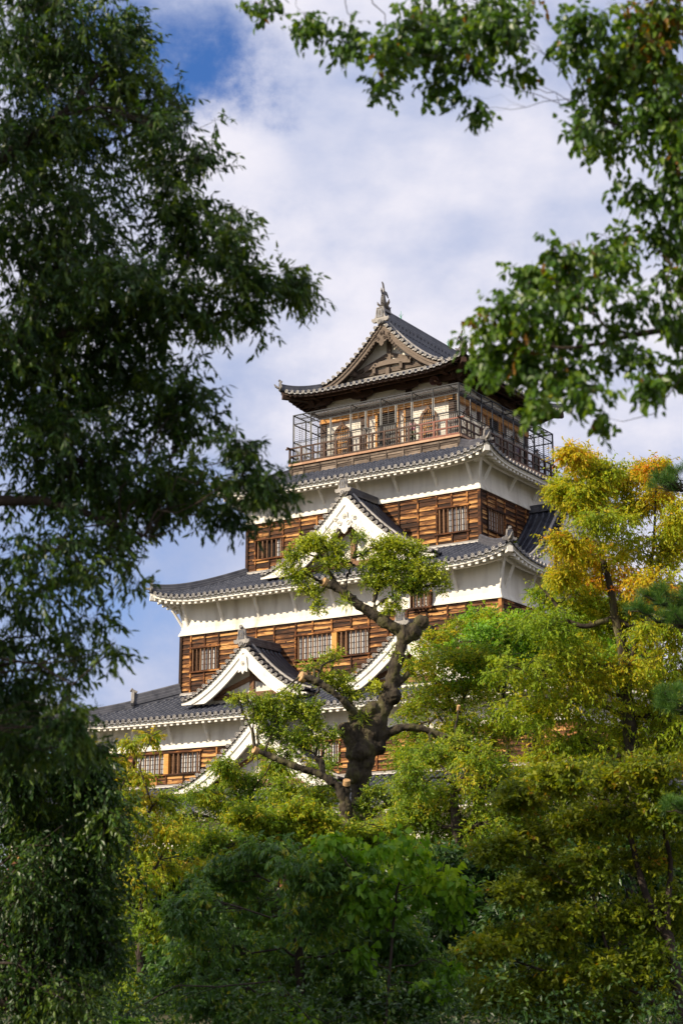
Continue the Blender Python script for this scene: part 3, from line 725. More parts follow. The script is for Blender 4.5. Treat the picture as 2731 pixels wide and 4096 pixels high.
def ornament(k):
    """dolphin-like roof fish: head down on the ridge facing inward, body rising, tail fins spread"""
    mb = MB(); b = lambda s, w, z: side(k, s, 4.55+w, 35.22+z)
    pts = [(-.62, .16), (-.46, .24), (-.26, .30), (-.06, .36), (.06, .55), (.09, .80), (.06, 1.05), (.0, 1.22)]
    rad = [.08, .17, .21, .21, .185, .15, .12, .07]
    path = np.array([b(0, w, z) for w, z in pts])
    a = np.arange(12)*2*np.pi/12
    mb.sweep(path, np.stack([np.cos(a)*.85, np.sin(a)], 1), 0, True, True, up=tuple(side(k, 1.0, 0, 0)), scale=rad)
    def fin(p, th=.05): mb.prism([b(s-th/2, w, z) for s, w, z in p], b(th, 0, 0)-b(0, 0, 0), 0)
    fin([(0, -.04, 1.10), (0, .10, 1.12), (0, .07, 1.42), (0, .14, 1.66), (0, .20, 1.80), (0, .06, 1.70), (0, -.02, 1.48), (0, -.07, 1.28)], .07)
    fin([(0, -.02, 1.12), (0, -.10, 1.30), (0, -.26, 1.30), (0, -.40, 1.14), (0, -.46, .98), (0, -.34, 1.08), (0, -.20, 1.14), (0, -.10, 1.05)], .07)
    fin([(0, .08, 1.05), (0, .16, 1.22), (0, .30, 1.40), (0, .33, 1.24), (0, .26, 1.10), (0, .12, .95)], .06)
    for i in range(6):          # dorsal spines along the outer back
        z = .42+.11*i; fin([(0, .10, z), (0, .27, z+.10), (0, .12, z+.12)], .04)
    for sg in (-1, 1):          # side fins
        mb.prism([b(sg*.16, -.12, .22), b(sg*.42, .02, .50), b(sg*.40, .06, .68), b(sg*.27, .05, .52), b(sg*.15, .02, .42)], b(0, .05, 0)-b(0, 0, 0), 0)
        mb.tube([b(sg*.10, -.48, .32), b(sg*.14, -.52, .42)], [.05, .03], 6)     # brow
    mb.prism([b(-.1, -.66, .02), b(.1, -.66, .02), b(.1, -.36, .02), b(-.1, -.36, .02)], (0, 0, .1), 0)
    mb.sweep([b(0, -.45, 0.0), b(0, .25, 0.0)], [(-.24, -.06), (.24, -.06), (.18, .14), (-.18, .14)], 0)
    mb.build('roof_fish_ornament', [M['shachi']], keep, ZO)
ornament(0); ornament(2)
for y in (-2.67, 2.9):
    mb = MB(); mb.tube([(0, y, 35.3), (0, y, 35.88)], [.022, .012], 6); mb.tube([(0, y, 35.36), (0, y, 35.5)], .045, 6)
    for dx, dy in ((.14, 0), (-.14, 0), (0, .14), (0, -.14)): mb.tube([(0, y, 35.50), (dx, y+dy, 35.66)], .011, 4)
    mb.build('lightning_rod', [M['verdigris']], keep, ZO)

# walls of the lookout storey
mb = MB(); mb.box(-Ta+.08, Ta-.08, -Tb+.08, Tb-.08, 26.4, 30.75, 0)
mb.build('plaster_wall', [M['plaster']], keep, ZO)
tb = MB()
for k in range(4):
    W = Tb
    for x in (-4.26, -1.5, 1.5, 4.26):
        e = .003*k
        sbox(tb, k, x-.17, x+.17, W-.15, W+.05+e, 26.5, 30.45, 0)
    sbox(tb, k, -4.5, 4.5, W-.1, W+.09, 29.56, 29.68, 0)
    sbox(tb, k, -4.5, 4.5, W-.1, W+.12, 30.50, 30.72, 0)
    sbox(tb, k, -4.5, 4.5, W-.1, W+.07, 26.62, 26.86, 0)
    # boat-shaped bracket arms
    for x in (-4.26, -1.5, 1.5, 4.26):
        X = [(-.85, .34), (-.85, .20), (-.62, .03), (-.30, -.04), (.30, -.04), (.62, .03), (.85, .20), (.85, .34)]
        tb.prism([side(k, x+a_, W+.14, 30.28+b_) for a_, b_ in X], side(k, 0, .22, 0), 0)
        sbox(tb, k, x-.13, x+.13, W+.0, W+1.2, 30.50, 30.64, 0)
tb.build('timber_frame', [M['darkwood']], keep, ZO)
ob = MB()
for k in range(4):
    sbox(ob, k, -4.38, 4.38, Tb-.05, Tb+.13, 29.18, 29.50, 0)
ob.build('lintel_beam', [M['orangewood']], keep, ZO)
gp = MB()
for k in range(4): gp.tube(side(k, np.linspace(-4.6, 4.6, 8), Tb+.22, 29.86), .075, 8, 0)
gp.build('rolled_blind', [M['plaster_trim']], keep, ZO)
def arch_window(k, c):
    half = [(.62, 0), (.60, .55), (.60, 1.05), (.52, 1.42), (.36, 1.66), (.16, 1.80), (.0, 2.0)]
    z0 = 27.12; W = Tb+.0
    out = half+[(-x, z) for x, z in half[::-1][1:]]
    inn = [(x*.74, z*.90) for x, z in out]
    mb = MB(); o_ = np.array([side(k, c+x, W+.10, z0+z) for x, z in out]); i_ = np.array([side(k, c+x, W+.10, z0+z) for x, z in inn])
    ob_ = np.array([side(k, c+x, W-.06, z0+z) for x, z in out]); ib_ = np.array([side(k, c+x, W-.0, z0+z) for x, z in inn])
    mb.grid(np.stack([ob_, o_]), 0, True); mb.grid(np.stack([o_, i_]), 0, False); mb.grid(np.stack([i_, ib_]), 0, True)
    f = mb.build('arched_window', [M['brownwood']], keep, ZO)
    d = MB(); d.add(np.array([side(k, c+x, W-.055+.06, z0+z) for x, z in inn]), [list(range(len(inn)))], 0); d.build('window_recess', [M['dark']], f, ZO)
    b = MB()
    for x in np.linspace(-.38, .38, 7):
        top_ = float(np.interp(abs(x), [0, .12, .27, .40, .45], [1.78, 1.60, 1.46, 1.2, .9])); sbox(b, k, c+x-.018, c+x+.018, W+.02, W+.05, z0, z0+top_, 0)
    for z in (.35, .75, 1.1): sbox(b, k, c-.44, c+.44, W+.022, W+.052, z0+z, z0+z+.03, 0)
    b.build('window_bars', [M['orangewood']], f, ZO)
for k in range(4):
    arch_window(k, -2.93); arch_window(k, 2.80)
    d = MB(); sbox(d, k, -.55, .72, Tb-.05, Tb+.01, 26.62, 29.15, 0); dd = d.build('doorway', [M['dark']], keep, ZO)
    d = MB(); sbox(d, k, -.66, -.52, Tb-.05, Tb+.1, 26.62, 29.18, 0); sbox(d, k, .70, .84, Tb-.05, Tb+.1, 26.62, 29.18, 0); sbox(d, k, -1.35, -1.22, Tb-.05, Tb+.08, 26.62, 29.18, 0); sbox(d, k, 1.20, 1.32, Tb-.05, Tb+.08, 26.62, 29.18, 0); d.build('door_frame', [M['orangewood']], dd, ZO)

# balcony: deck, skirt of grey boards
BA, BB = 5.60, 5.93; FZ = 26.62
dk = MB(); dk.box(-BA, BA, -BB, BB, FZ-.13, FZ, 0)
for k in range(4):
    H_, W_ = (BA, BB) if k % 2 == 0 else (BB, BA)
    n = int(2*H_/.9)
    for i in range(n):
        x0 = -H_+2*H_*i/n; x1 = -H_+2*H_*(i+1)/n; sbox(dk, k, x0+.006, x1-.006, W_-.05, W_+.05+.003*k, FZ-.13+.002, FZ-.005, 0)
dko = dk.build('balcony_deck', [M['decking']], keep, ZO)
sk = MB()
for k in range(4):
    H_, W_ = (BA-.06, BB-.06) if k % 2 == 0 else (BB-.06, BA-.06); sbox(sk, k, -H_, H_, W_-.1, W_, FZ-.22, FZ-.135, 0)
sk.build('deck_edge_beam', [M['darkwood']], keep, ZO)
cladding(BA-.10, BB-.10, 25.3, FZ-.20, keep, {0: [-4.63, -3.51, -2.39, -1.30, -.21, .91, 2.0, 3.12, 4.25], 1: list(np.arange(-4.8, 5, 1.1))}, {}, (M['greyboards'], M['greyboards']), bh=.235, name='balcony_skirt', bw=.04)
# wooden railing
RLA, RLB = BA-.03, BB-.03
for k in range(4):
    H_, W_ = (RLA, RLB) if k % 2 == 0 else (RLB, RLA)
    n = 14 if k % 2 == 0 else 15; xs = np.linspace(-H_, H_, n+1); e = .002*k
    cuts = [(-H_, H_, 'railwood')] if k else [(-H_, 3.02, 'railwood'), (3.02, H_, 'redrail')]
    for a0, a1, mt in cuts:
        mb = MB()
        for x in xs:
            if a0-.01 <= x < a1-.01 or (a1 == H_ and abs(x-H_) < .01 and k == 3) or (k and x == xs[-1] and False): sbox(mb, k, x-.05, x+.05, W_-.05+e, W_+.05+e, FZ, FZ+.93, 0)
        ex0 = .28 if a0 == -H_ else 0; ex1 = .28 if a1 == H_ else 0
        for z, h in ((.02, .09), (.42, .08), (.90, .08)):
            o0, o1 = (ex0, ex1) if z > .8 else (0, 0)
            sbox(mb, k, a0-o0, a1+o1, W_-.042+e, W_+.042+e, FZ+z+e, FZ+z+h+e, 0)
        o = mb.build('railing', [M[mt]], keep, ZO)
        if mt == 'redrail': o['label'] = 'railing section repainted reddish brown'
# steel safety cage round the balcony
CA, CB, CT = 5.46, 5.75, 29.58
for k in range(4):
    H_, W_ = (CA, CB) if k % 2 == 0 else (CB, CA)
    posts = [-5.43, -4.23, -2.87, -1.51, -.51, .48, 1.47, 2.5, 3.85, 5.43] if k % 2 == 0 else list(np.linspace(-CB+.03, CB-.03, 10)); 
    cage = MB()
    for i, x in enumerate(posts):
        tall = i in (0, 1, 3, 5, 7, 8, 9) or k % 2
        sbox(cage, k, x-.028, x+.028, W_-.028, W_+.028+.001*k, FZ+.08, CT if tall else 29.05, 0)
    for z, h in ((FZ+.10, .04), (27.98, .03), (29.02, .05), (CT-.03, .06)):
        sbox(cage, k, -H_, H_, W_-.024, W_+.024+.002*k, z, z+h+.001*k, 0)
    for x in posts[1:-1:2]:
        sbox(cage, k, x-.025, x+.025, Tb+.1, W_-.03, CT-.045, CT+.005, 0)
        cage.sweep([side(k, x, W_-.03, CT-.5), side(k, x, W_-.55, CT-.05)], [(-.02, -.02), (.02, -.02), (.02, .02), (-.02, .02)], 0)
    sbox(cage, k, -H_, H_, W_-.68, W_-.63, CT-.045, CT-.0, 0)
    co = cage.build('cage_frame', [M['steel']], keep, ZO)
    w = MB()
    for z in np.arange(28.12, 29.0, .125): sbox(w, k, -H_, H_, W_-.006, W_+.006, z, z+.010, 0)
    for i in range(len(posts)-1):
        xm = (posts[i]+posts[i+1])/2; sbox(w, k, xm-.011, xm+.011, W_-.007, W_+.010, 28.0, 29.03, 0)
        for xo in (posts[i]+.05, posts[i+1]-.05): sbox(w, k, xo-.010, xo+.010, W_-.007, W_+.010, 28.0, 29.03, 1)
    for x in np.arange(-H_+.06, H_, .12): sbox(w, k, x, x+.005, W_-.0035, W_+.0035, 29.06, CT-.02, 0)
    for z in np.arange(29.14, CT-.03, .11): sbox(w, k, -H_, H_, W_-.003, W_+.003, z, z+.005, 0)
    for x in np.arange(-H_+.2, H_-.1, .22): sbox(w, k, x, x+.007, Tb+.12, W_, CT-.01, CT-.004, 0)
    for y in np.arange(Tb+.25, W_, .2): sbox(w, k, -H_, H_, y, y+.007, CT-.012, CT-.006, 0)
    w.build('cage_wires', [M['wire'], M['picket']], co, ZO)
    p = MB()
    for x in np.arange(-H_+.12, H_-.05, .115): sbox(p, k, x-.009, x+.009, W_-.075, W_-.05, FZ+.12, 27.96, 0)
    for z in (FZ+.14, 27.90): sbox(p, k, -H_, H_, W_-.08, W_-.045, z, z+.03, 1)
    p.build('picket_fence', [M['picket'], M['steel']], co, ZO)

KM = Matrix.Translation((CX, CY, 0)) @ Matrix.Rotation(YAW, 4, 'Z')
def kw(u, v, z): return KM @ Vector((u, v, z+EYE))
# loudspeakers hanging under the top eaves
def loudspeaker(u, v, z, rz, label):
    t = empty('loudspeaker', kw(u, v, z), YAW+rz); tag(t, label, 'loudspeaker', 'horn loudspeakers under the top eaves')
    a = np.linspace(0, 1, 9); r = .07+.21*a**1.8
    mb = MB(); mb.tube([(0, .22-.42*x, 0) for x in a], r, 20, 0, caps=False); mb.tube([(0, .22-.40*x, 0) for x in a], r-.012, 20, 0, caps=False)
    mb.tube([(0, -.20, 0), (0, -.215, 0)], [.285, .275], 20, 0, caps=False); mb.build('horn', [M['rust']], t)
    mb = MB(); mb.tube([(0, -.12, 0), (0, .0, 0), (0, .10, 0)], [.03, .06, .07], 12); mb.build('horn_throat', [M['decking']], t)
    mb = MB(); mb.tube([(0, .20, 0), (0, .26, 0), (0, .50, 0), (0, .53, 0)], [.10, .14, .14, .10], 14); mb.build('driver', [M['rust']], t)
    mb = MB(); mb.tube([(0, .3, .10), (0, .3, .42)], .025, 6); mb.sweep([(-.15, .3, .42), (.15, .3, .42)], [(-.04, -.02), (.04, -.02), (.04, .02), (-.04, .02)]); mb.build('bracket', [M['steel']], t)
M['rust'] = noisy('brown_painted_metal', [(.3, (.06, .028, .02)), (.7, (.13, .06, .045))], (1, 1, 1), 6, .5)
M['ivory'] = noisy('ivory_enamel', [(.3, (.50, .49, .44)), (.7, (.62, .60, .54))], (1, 1, 1), 6, .35)
loudspeaker(3.68, -5.15, 30.16, 0, 'brown horn loudspeaker hanging under the top eaves on the sunlit front of the keep')
loudspeaker(5.05, 4.2, 30.10, math.radians(90), 'brown horn loudspeaker under the top eaves on the shaded right side, far corner')
def viewer(u, v, rz, label):
    t = empty('viewing_binoculars', kw(u, v, FZ), YAW+rz); tag(t, label, 'binoculars', 'coin binoculars on the balcony')
    mb = MB(); mb.tube([(0, 0, 0), (0, 0, .04), (0, 0, .06), (0, 0, 1.2)], [.17, .17, .07, .055], 14); mb.build('pedestal', [M['ivory']], t)
    mb = MB(); mb.tube([(0, 0, 1.2), (0, 0, 1.34)], [.075, .11], 12); mb.sweep([(0, -.10, 1.42), (0, .16, 1.42)], [(-.15, -.10), (.15, -.10), (.15, .08), (-.15, .08)]); mb.build('head', [M['ivory']], t)
    for sx in (-.075, .075):
        mb = MB(); mb.tube([(sx, -.10, 1.43), (sx, -.34, 1.44)], [.07, .082], 12); mb.tube([(sx, -.345, 1.44), (sx, -.335, 1.44)], .065, 12, 1); mb.build('barrel', [M['ivory'], M['dark']], t)
viewer(-.66, -5.25, 0, 'ivory coin binoculars on a post behind the front balcony railing')
viewer(4.95, .75, math.radians(90), 'ivory coin binoculars on a post behind the right-hand balcony railing')

# ---------------------------------------------------------------- visitors on the balcony
def skinmesh(name, joints, edges, mat, parent, levels=2):
    names = list(joints); me = bpy.data.meshes.new(name)
    me.from_pydata([joints[n][0] for n in names], [(names.index(a), names.index(b)) for a, b in edges], [])
    o = bpy.data.objects.new(name, me); scene.collection.objects.link(o); o.parent = parent
    md = o.modifiers.new('skin', 'SKIN'); md.use_smooth_shade = True
    for i, n in enumerate(names):
        r = joints[n][1]; sv = me.skin_vertices[0].data[i]; sv.radius = r if isinstance(r, tuple) else (r, r); sv.use_root = (i == 0)
    sb_ = o.modifiers.new('sub', 'SUBSURF'); sb_.levels = levels; sb_.render_levels = levels
    me.materials.append(mat); return o
def flat(name, c, rough=.8, var=.25):
    return noisy(name, [(.3, tuple(x*(1-var) for x in c)), (.7, tuple(x*(1+var) for x in c))], (1, 1, 1), 12, rough, 3, .1)
M['skin'] = flat('skin', (.50, .30, .21), .55, .06); M['hair'] = flat('dark_hair', (.012, .010, .009), .5)
def person(loc, rz, h, label, top, bottom, hairlen, armsR, armsL, cap=None, skirt=False, lean=0.0, held=None):
    t = empty('person', loc, rz); tag(t, label, 'person', 'visitors on the balcony')
    s = h/1.62; P = lambda x, y, z: (x*s, (y-lean*max(0, z-.9))*s, z*s)     # faces -y
    J = {'pelvis': (P(0, 0, .90), (.13*s, .095*s)), 'waist': (P(0, 0, 1.05), (.115*s, .085*s)), 'chest': (P(0, .01, 1.24), (.145*s, .10*s)), 'neckb': (P(0, .01, 1.36), (.06*s, .055*s)),
         'neck': (P(0, -.005, 1.42), (.05*s, .05*s)), 'head': (P(0, -.01, 1.50), (.072*s, .085*s)), 'crown': (P(0, 0, 1.575), (.058*s, .066*s)), 'nose': (P(0, -.098, 1.485), (.012*s, .012*s))}
    E_ = [('pelvis', 'waist'), ('waist', 'chest'), ('chest', 'neckb'), ('neckb', 'neck'), ('neck', 'head'), ('head', 'crown'), ('head', 'nose')]
    for sg, nm, arm in ((1, 'R', armsR), (-1, 'L', armsL)):
        J['sh'+nm] = (P(sg*.16, .01, 1.33), .052*s); J['el'+nm] = (P(*arm[0]), .040*s); J['wr'+nm] = (P(*arm[1]), .026*s)
        w = np.array(arm[1]); d = np.array(arm[1])-np.array(arm[0]); d /= np.linalg.norm(d); pal = w+d*.06
        J['pa'+nm] = (P(*pal), (.034*s, .02*s)); E_ += [('chest', 'sh'+nm), ('sh'+nm, 'el'+nm), ('el'+nm, 'wr'+nm), ('wr'+nm, 'pa'+nm)]
        sd = np.cross(d, (0, 1, .2)); sd /= np.linalg.norm(sd)+1e-9; cu = np.cross(sd, d)
        for i, (o_, l_) in enumerate(((-.027, .062), (-.009, .072), (.009, .067), (.027, .052))):
            f1 = pal+d*.03+sd*o_; f2 = f1+d*l_*.5-cu*.006; f3 = f2+d*l_*.4-cu*.022
            J[f'f{i}a'+nm] = (P(*f1), .009*s); J[f'f{i}b'+nm] = (P(*f2), .008*s); J[f'f{i}c'+nm] = (P(*f3), .007*s)
            E_ += [('pa'+nm, f'f{i}a'+nm), (f'f{i}a'+nm, f'f{i}b'+nm), (f'f{i}b'+nm, f'f{i}c'+nm)]
        th = w+d*.03-sd*.035; J['t1'+nm] = (P(*th), .010*s); J['t2'+nm] = (P(*(th-sd*.02+d*.03)), .008*s); E_ += [('wr'+nm, 't1'+nm), ('t1'+nm, 't2'+nm)]
        J['hip'+nm] = (P(sg*.085, 0, .84), .085*s); J['kn'+nm] = (P(sg*.09, -.02, .47), .056*s); J['an'+nm] = (P(sg*.09, .02, .09), .038*s); J['toe'+nm] = (P(sg*.10, -.13, .035), (.04*s, .03*s))
        E_ += [('pelvis', 'hip'+nm), ('hip'+nm, 'kn'+nm), ('kn'+nm, 'an'+nm), ('an'+nm, 'toe'+nm)]
    body = skinmesh('body', J, E_, M['skin'], t)
    g = lambda n, f: (J[n][0], tuple(x*f for x in (J[n][1] if isinstance(J[n][1], tuple) else (J[n][1],)*2)))
    S_ = {n: g(n, 1.16) for n in ('pelvis', 'waist', 'chest')}; S_['neckb'] = g('neckb', 1.1)
    se = [('pelvis', 'waist'), ('waist', 'chest'), ('chest', 'neckb')]
    for nm in 'RL':
        S_['sh'+nm] = g('sh'+nm, 1.25); S_['el'+nm] = g('el'+nm, 1.3); se += [('chest', 'sh'+nm), ('sh'+nm, 'el'+nm)]
    skinmesh('shirt', S_, se, top, t)
    T_ = {'pelvis': g('pelvis', 1.14)}; te = []
    for nm in 'RL':
        T_['hip'+nm] = g('hip'+nm, 1.25); T_['kn'+nm] = g('kn'+nm, 1.45); T_['an'+nm] = g('an'+nm, 1.5); te += [('pelvis', 'hip'+nm), ('hip'+nm, 'kn'+nm), ('kn'+nm, 'an'+nm)]
    skinmesh('trousers', T_, te, bottom, t)
    for nm, sg in (('R', 1), ('L', -1)):
        skinmesh('shoe', {'a': (P(sg*.09, .045, .04), (.045*s, .04*s)), 'b': (P(sg*.10, -.14, .035), (.045*s, .035*s))}, [('a', 'b')], M['dark'], t)
    H_ = {'a': (P(0, .015, 1.60), (.078*s, .085*s)), 'b': (P(0, .05, 1.53), (.078*s, .06*s)), 'c': (P(0, .075, 1.53-hairlen), (.055*s, .035*s))}
    skinmesh('hair', H_, [('a', 'b'), ('b', 'c')], M['hair'], t)
    if cap:
        skinmesh('cap', {'a': (P(0, .0, 1.615), (.092*s, .095*s)), 'b': (P(0, -.03, 1.655), (.07*s, .07*s)), }, [('a', 'b')], cap, t)
        mb = MB(); mb.prism([P(-.08, -.08, 1.60), P(-.07, -.17, 1.585), P(.07, -.17, 1.585), P(.08, -.08, 1.60)], (0, 0, .012), 0); mb.build('cap_peak', [cap], t)
    return t
M['pink'] = flat('pink_check', (.62, .25, .30), .8, .3); M['olive'] = flat('olive_cloth', (.09, .11, .035)); M['navy'] = flat('navy_cloth', (.012, .016, .03)); M['purple'] = flat('purple_cloth', (.20, .06, .24)); M['black'] = flat('black_cloth', (.012, .012, .014)); M['salmon'] = flat('salmon_cloth', (.50, .20, .15))
up1 = ((.27, -.10, 1.16), (.10, -.20, 1.42)); up2 = ((-.27, -.10, 1.16), (-.10, -.20, 1.42))
p1 = person(kw(2.25, -5.2, FZ), YAW+math.radians(12), 1.58, 'person in pink checked shirt raising a camera to the face behind the front railing', M['pink'], M['olive'], .12, up1, up2)
ph = MB(); ph.hexa([(x, y, z) for z in (-.04, .05) for x, y in ((-.07, -.03), (.07, -.03), (.07, .03), (-.07, .03))], 0); ph.tube([(0, -.03, 0), (0, -.08, 0)], .03, 10, 0)
q = ph.build('camera', [M['black']], None); q.location = kw(2.25, -5.2, FZ)+Matrix.Rotation(YAW+math.radians(12), 3, 'Z')@Vector((0, -.235, 1.43)); q.rotation_euler = (0, 0, YAW+math.radians(12)); tag(q, 'small black camera held up by the person in the pink checked shirt', 'camera')
p2 = person(kw(5.0, 2.0, FZ), YAW+math.radians(80), 1.60, 'person in a salmon and purple top with raised hands behind the right-hand railing', M['purple'], M['salmon'], .10, up1, up2)
p3 = person(kw(5.12, 4.25, FZ), YAW+math.radians(150), 1.68, 'person in dark clothes and a cap standing at the far right corner of the balcony', M['navy'], M['black'], .03, ((.23, -.02, 1.08), (.17, -.18, .95)), ((-.23, -.02, 1.08), (-.17, -.18, .95)), cap=M['black'])

# ---------------------------------------------------------------- trees
def W(px, py, Y):
    x = (px*1.7417-1365.5)/6773.7; y = -(py*1.7417-2048)/6773.7
    cp, sp = math.cos(math.radians(PITCH)), math.sin(math.radians(PITCH))
    d = np.array([x, cp-y*sp, sp+y*cp]); p = d*(Y/d[1]); p[2] += EYE
    return p
PXM = 1.7417/6773.7*1.02                      # metres per pixel of the working drawing at one metre
def leaf_mat(name, stops, trans=.32, rough=.5, spec=.35):
    m, nt, b = mat_new(name); l = nt.links.new; a = attr(nt)
    r = ramp_node(nt, stops); l(a.outputs['Fac'], r.inputs[0]); l(r.outputs[0], b.inputs['Base Color'])
    b.inputs['Roughness'].default_value = rough; b.inputs['Specular IOR Level'].default_value = spec
    tr = nt.nodes.new('ShaderNodeBsdfTranslucent'); hs = N(nt, 'ShaderNodeMix', data_type='RGBA', blend_type='MULTIPLY'); hs.inputs[0].default_value = 1
    l(r.outputs[0], hs.inputs[6]); hs.inputs[7].default_value = (1.5, 1.35, .5, 1); l(hs.outputs[2], tr.inputs[0])
    mx = nt.nodes.new('ShaderNodeMixShader'); mx.inputs[0].default_value = trans
    out = [n for n in nt.nodes if n.type == 'OUTPUT_MATERIAL'][0]
    l(b.outputs[0], mx.inputs[1]); l(tr.outputs[0], mx.inputs[2]); l(mx.outputs[0], out.inputs[0]); return m
M['bark'] = noisy('grey_bark', [(.36, (.010, .008, .006)), (.50, (.055, .043, .028)), (.60, (.075, .07, .025)), (.72, (.24, .205, .15))], (1, 1, .35), 2.6, .9, 8, 1.0, .07, bscale=7)
M['darkbark'] = noisy('dark_bark', [(.3, (.018, .013, .010)), (.7, (.075, .055, .042))], (1, 1, .4), 6, .9, 6, .8, .03)
M['cut'] = noisy('fresh_cut_wood', [(.3, (.34, .19, .085)), (.7, (.58, .37, .18))], (1, 1, 1), 6, .8)

def unit(v): return v/(np.linalg.norm(v, axis=-1, keepdims=True)+1e-9)
class Leaves:
    def __init__(s, seed): s.rg = np.random.default_rng(seed); s.mb = MB(); s.tw = MB()
    def put(s, base, d, nrm, L_, Wd, hue, shape='oval'):
        """one leaf per row; two half blades folded along the midrib"""
        d = unit(d); sd = unit(np.cross(d, nrm)); up = np.cross(sd, d)
        L_ = L_[:, None]; Wd = Wd[:, None]; n = len(base)
        if shape == 'quad':
            P = np.stack([base, base+d*L_*.5+sd*Wd*.5+up*Wd*.12, base+d*L_, base+d*L_*.5-sd*Wd*.5+up*Wd*.12], 1)
            f = np.arange(n)[:, None]*4+np.arange(4)[None]
            s.mb.add(P.reshape(-1, 3), f, 0, False, None, hue)
        else:
            a, b_, wa, wb = (.30, .68, 1.0, .72) if shape == 'oval' else (.16, .5, 1.0, .85)
            cur = -up*Wd*.18
            P = np.stack([base, base+d*L_*a+sd*Wd*.5*wa+up*Wd*.14, base+d*L_*b_+sd*Wd*.5*wb+up*Wd*.10+cur*.5, base+d*L_+cur,
                          base+d*L_*b_-sd*Wd*.5*wb+up*Wd*.10+cur*.5, base+d*L_*a-sd*Wd*.5*wa+up*Wd*.14], 1)
            i = np.arange(n)[:, None]*6
            f = np.concatenate([i+np.array([[0, 1, 2, 3]]), i+np.array([[0, 3, 4, 5]])])
            s.mb.add(P.reshape(-1, 3), f, 0, False, None, np.concatenate([hue, hue]))
    def clusters(s, C, R, nt, m, tl, L_, Wd, hue, hj=.22, droop=.4, leafdroop=.3, out=.7, shape='quad', twigs=.3, tr=.004, fillr=.5, cull=True):
        """C (k,3) cluster centres, R (k,3) radii; nt twigs each with m leaves along a length tl"""
        rg = s.rg; k = len(C)
        if k == 0: return
        dirs = unit(rg.normal(size=(k, nt, 3))); rad = rg.random((k, nt, 1))**fillr
        off = dirs*rad*R[:, None]
        B = C[:, None]+off
        td = unit(unit(off)*out+rg.normal(size=(k, nt, 3))*.45+np.array([0, 0, -droop]))
        tlen = tl*(.6+.8*rg.random((k, nt, 1, 1)))
        t = (np.arange(m)+.5)/m
        tt = t[None, None, :, None]
        pos = B[:, :, None]+td[:, :, None]*tlen*tt+np.array([0, 0, -1.0])*(tt**2)*tlen*droop*.45
        sd = unit(rg.normal(size=(k, nt, m, 3))); 
        ld = unit(td[:, :, None]*.55+sd*.75+np.array([0, 0, -leafdroop]))
        nr = unit(rg.normal(size=(k, nt, m, 3))*.62+np.array([-.40, -.22, .85]))   # blades turn to the light
        h = hue[:, None, None]+rg.normal(size=(k, nt, 1))*hj*.35+rg.normal(size=(k, nt, m))*hj*.45
        n = k*nt*m
        s.put(pos.reshape(n, 3), ld.reshape(n, 3), nr.reshape(n, 3), L_*(.6+.6*rg.random(n)), Wd*(.7+.5*rg.random(n)), np.clip(h.reshape(n), 0.01, .99), shape)
        q = int(k*nt*twigs)
        if q:
            idx = rg.permutation(k*nt)[:q]; b0 = B.reshape(-1, 3)[idx]; dd = td.reshape(-1, 3)[idx]; ll = tlen.reshape(-1, 1)[idx]
            p1 = b0+dd*ll*.55+np.array([0, 0, -.1])*ll*droop; p2 = b0+dd*ll+np.array([0, 0, -.45])*ll*droop; b0 = b0-dd*ll*.3
            s1 = unit(np.cross(dd, rg.normal(size=dd.shape))); s2 = np.cross(s1, dd)
            ring = lambda p, r: np.stack([p+s1*r, p-s1*r*.5+s2*r*.87, p-s1*r*.5-s2*r*.87], 1)
            P = np.concatenate([ring(b0, tr), ring(p1, tr*.75), ring(p2, tr*.4)], 1)
            i = np.arange(q)[:, None]*9; fs = []
            for a in (0, 3):
                for j in range(3): fs.append(i+np.array([[a+j, a+(j+1) % 3, a+3+(j+1) % 3, a+3+j]]))
            s.tw.add(P.reshape(-1, 3), np.concatenate(fs), 0, True)
def wiggle(rg, p0, p1, n=7, amp=.08, sag=0.0):
    p0 = np.asarray(p0, float); p1 = np.asarray(p1, float); L_ = np.linalg.norm(p1-p0); t = np.linspace(0, 1, n)[:, None]
    w = np.cumsum(rg.normal(size=(n, 3)), 0)*amp*L_/math.sqrt(n); w -= w[0]+(w[-1]-w[0])*t
    return p0+(p1-p0)*t+w+np.array([0, 0, 1.0])*np.sin(t*np.pi)*sag*L_

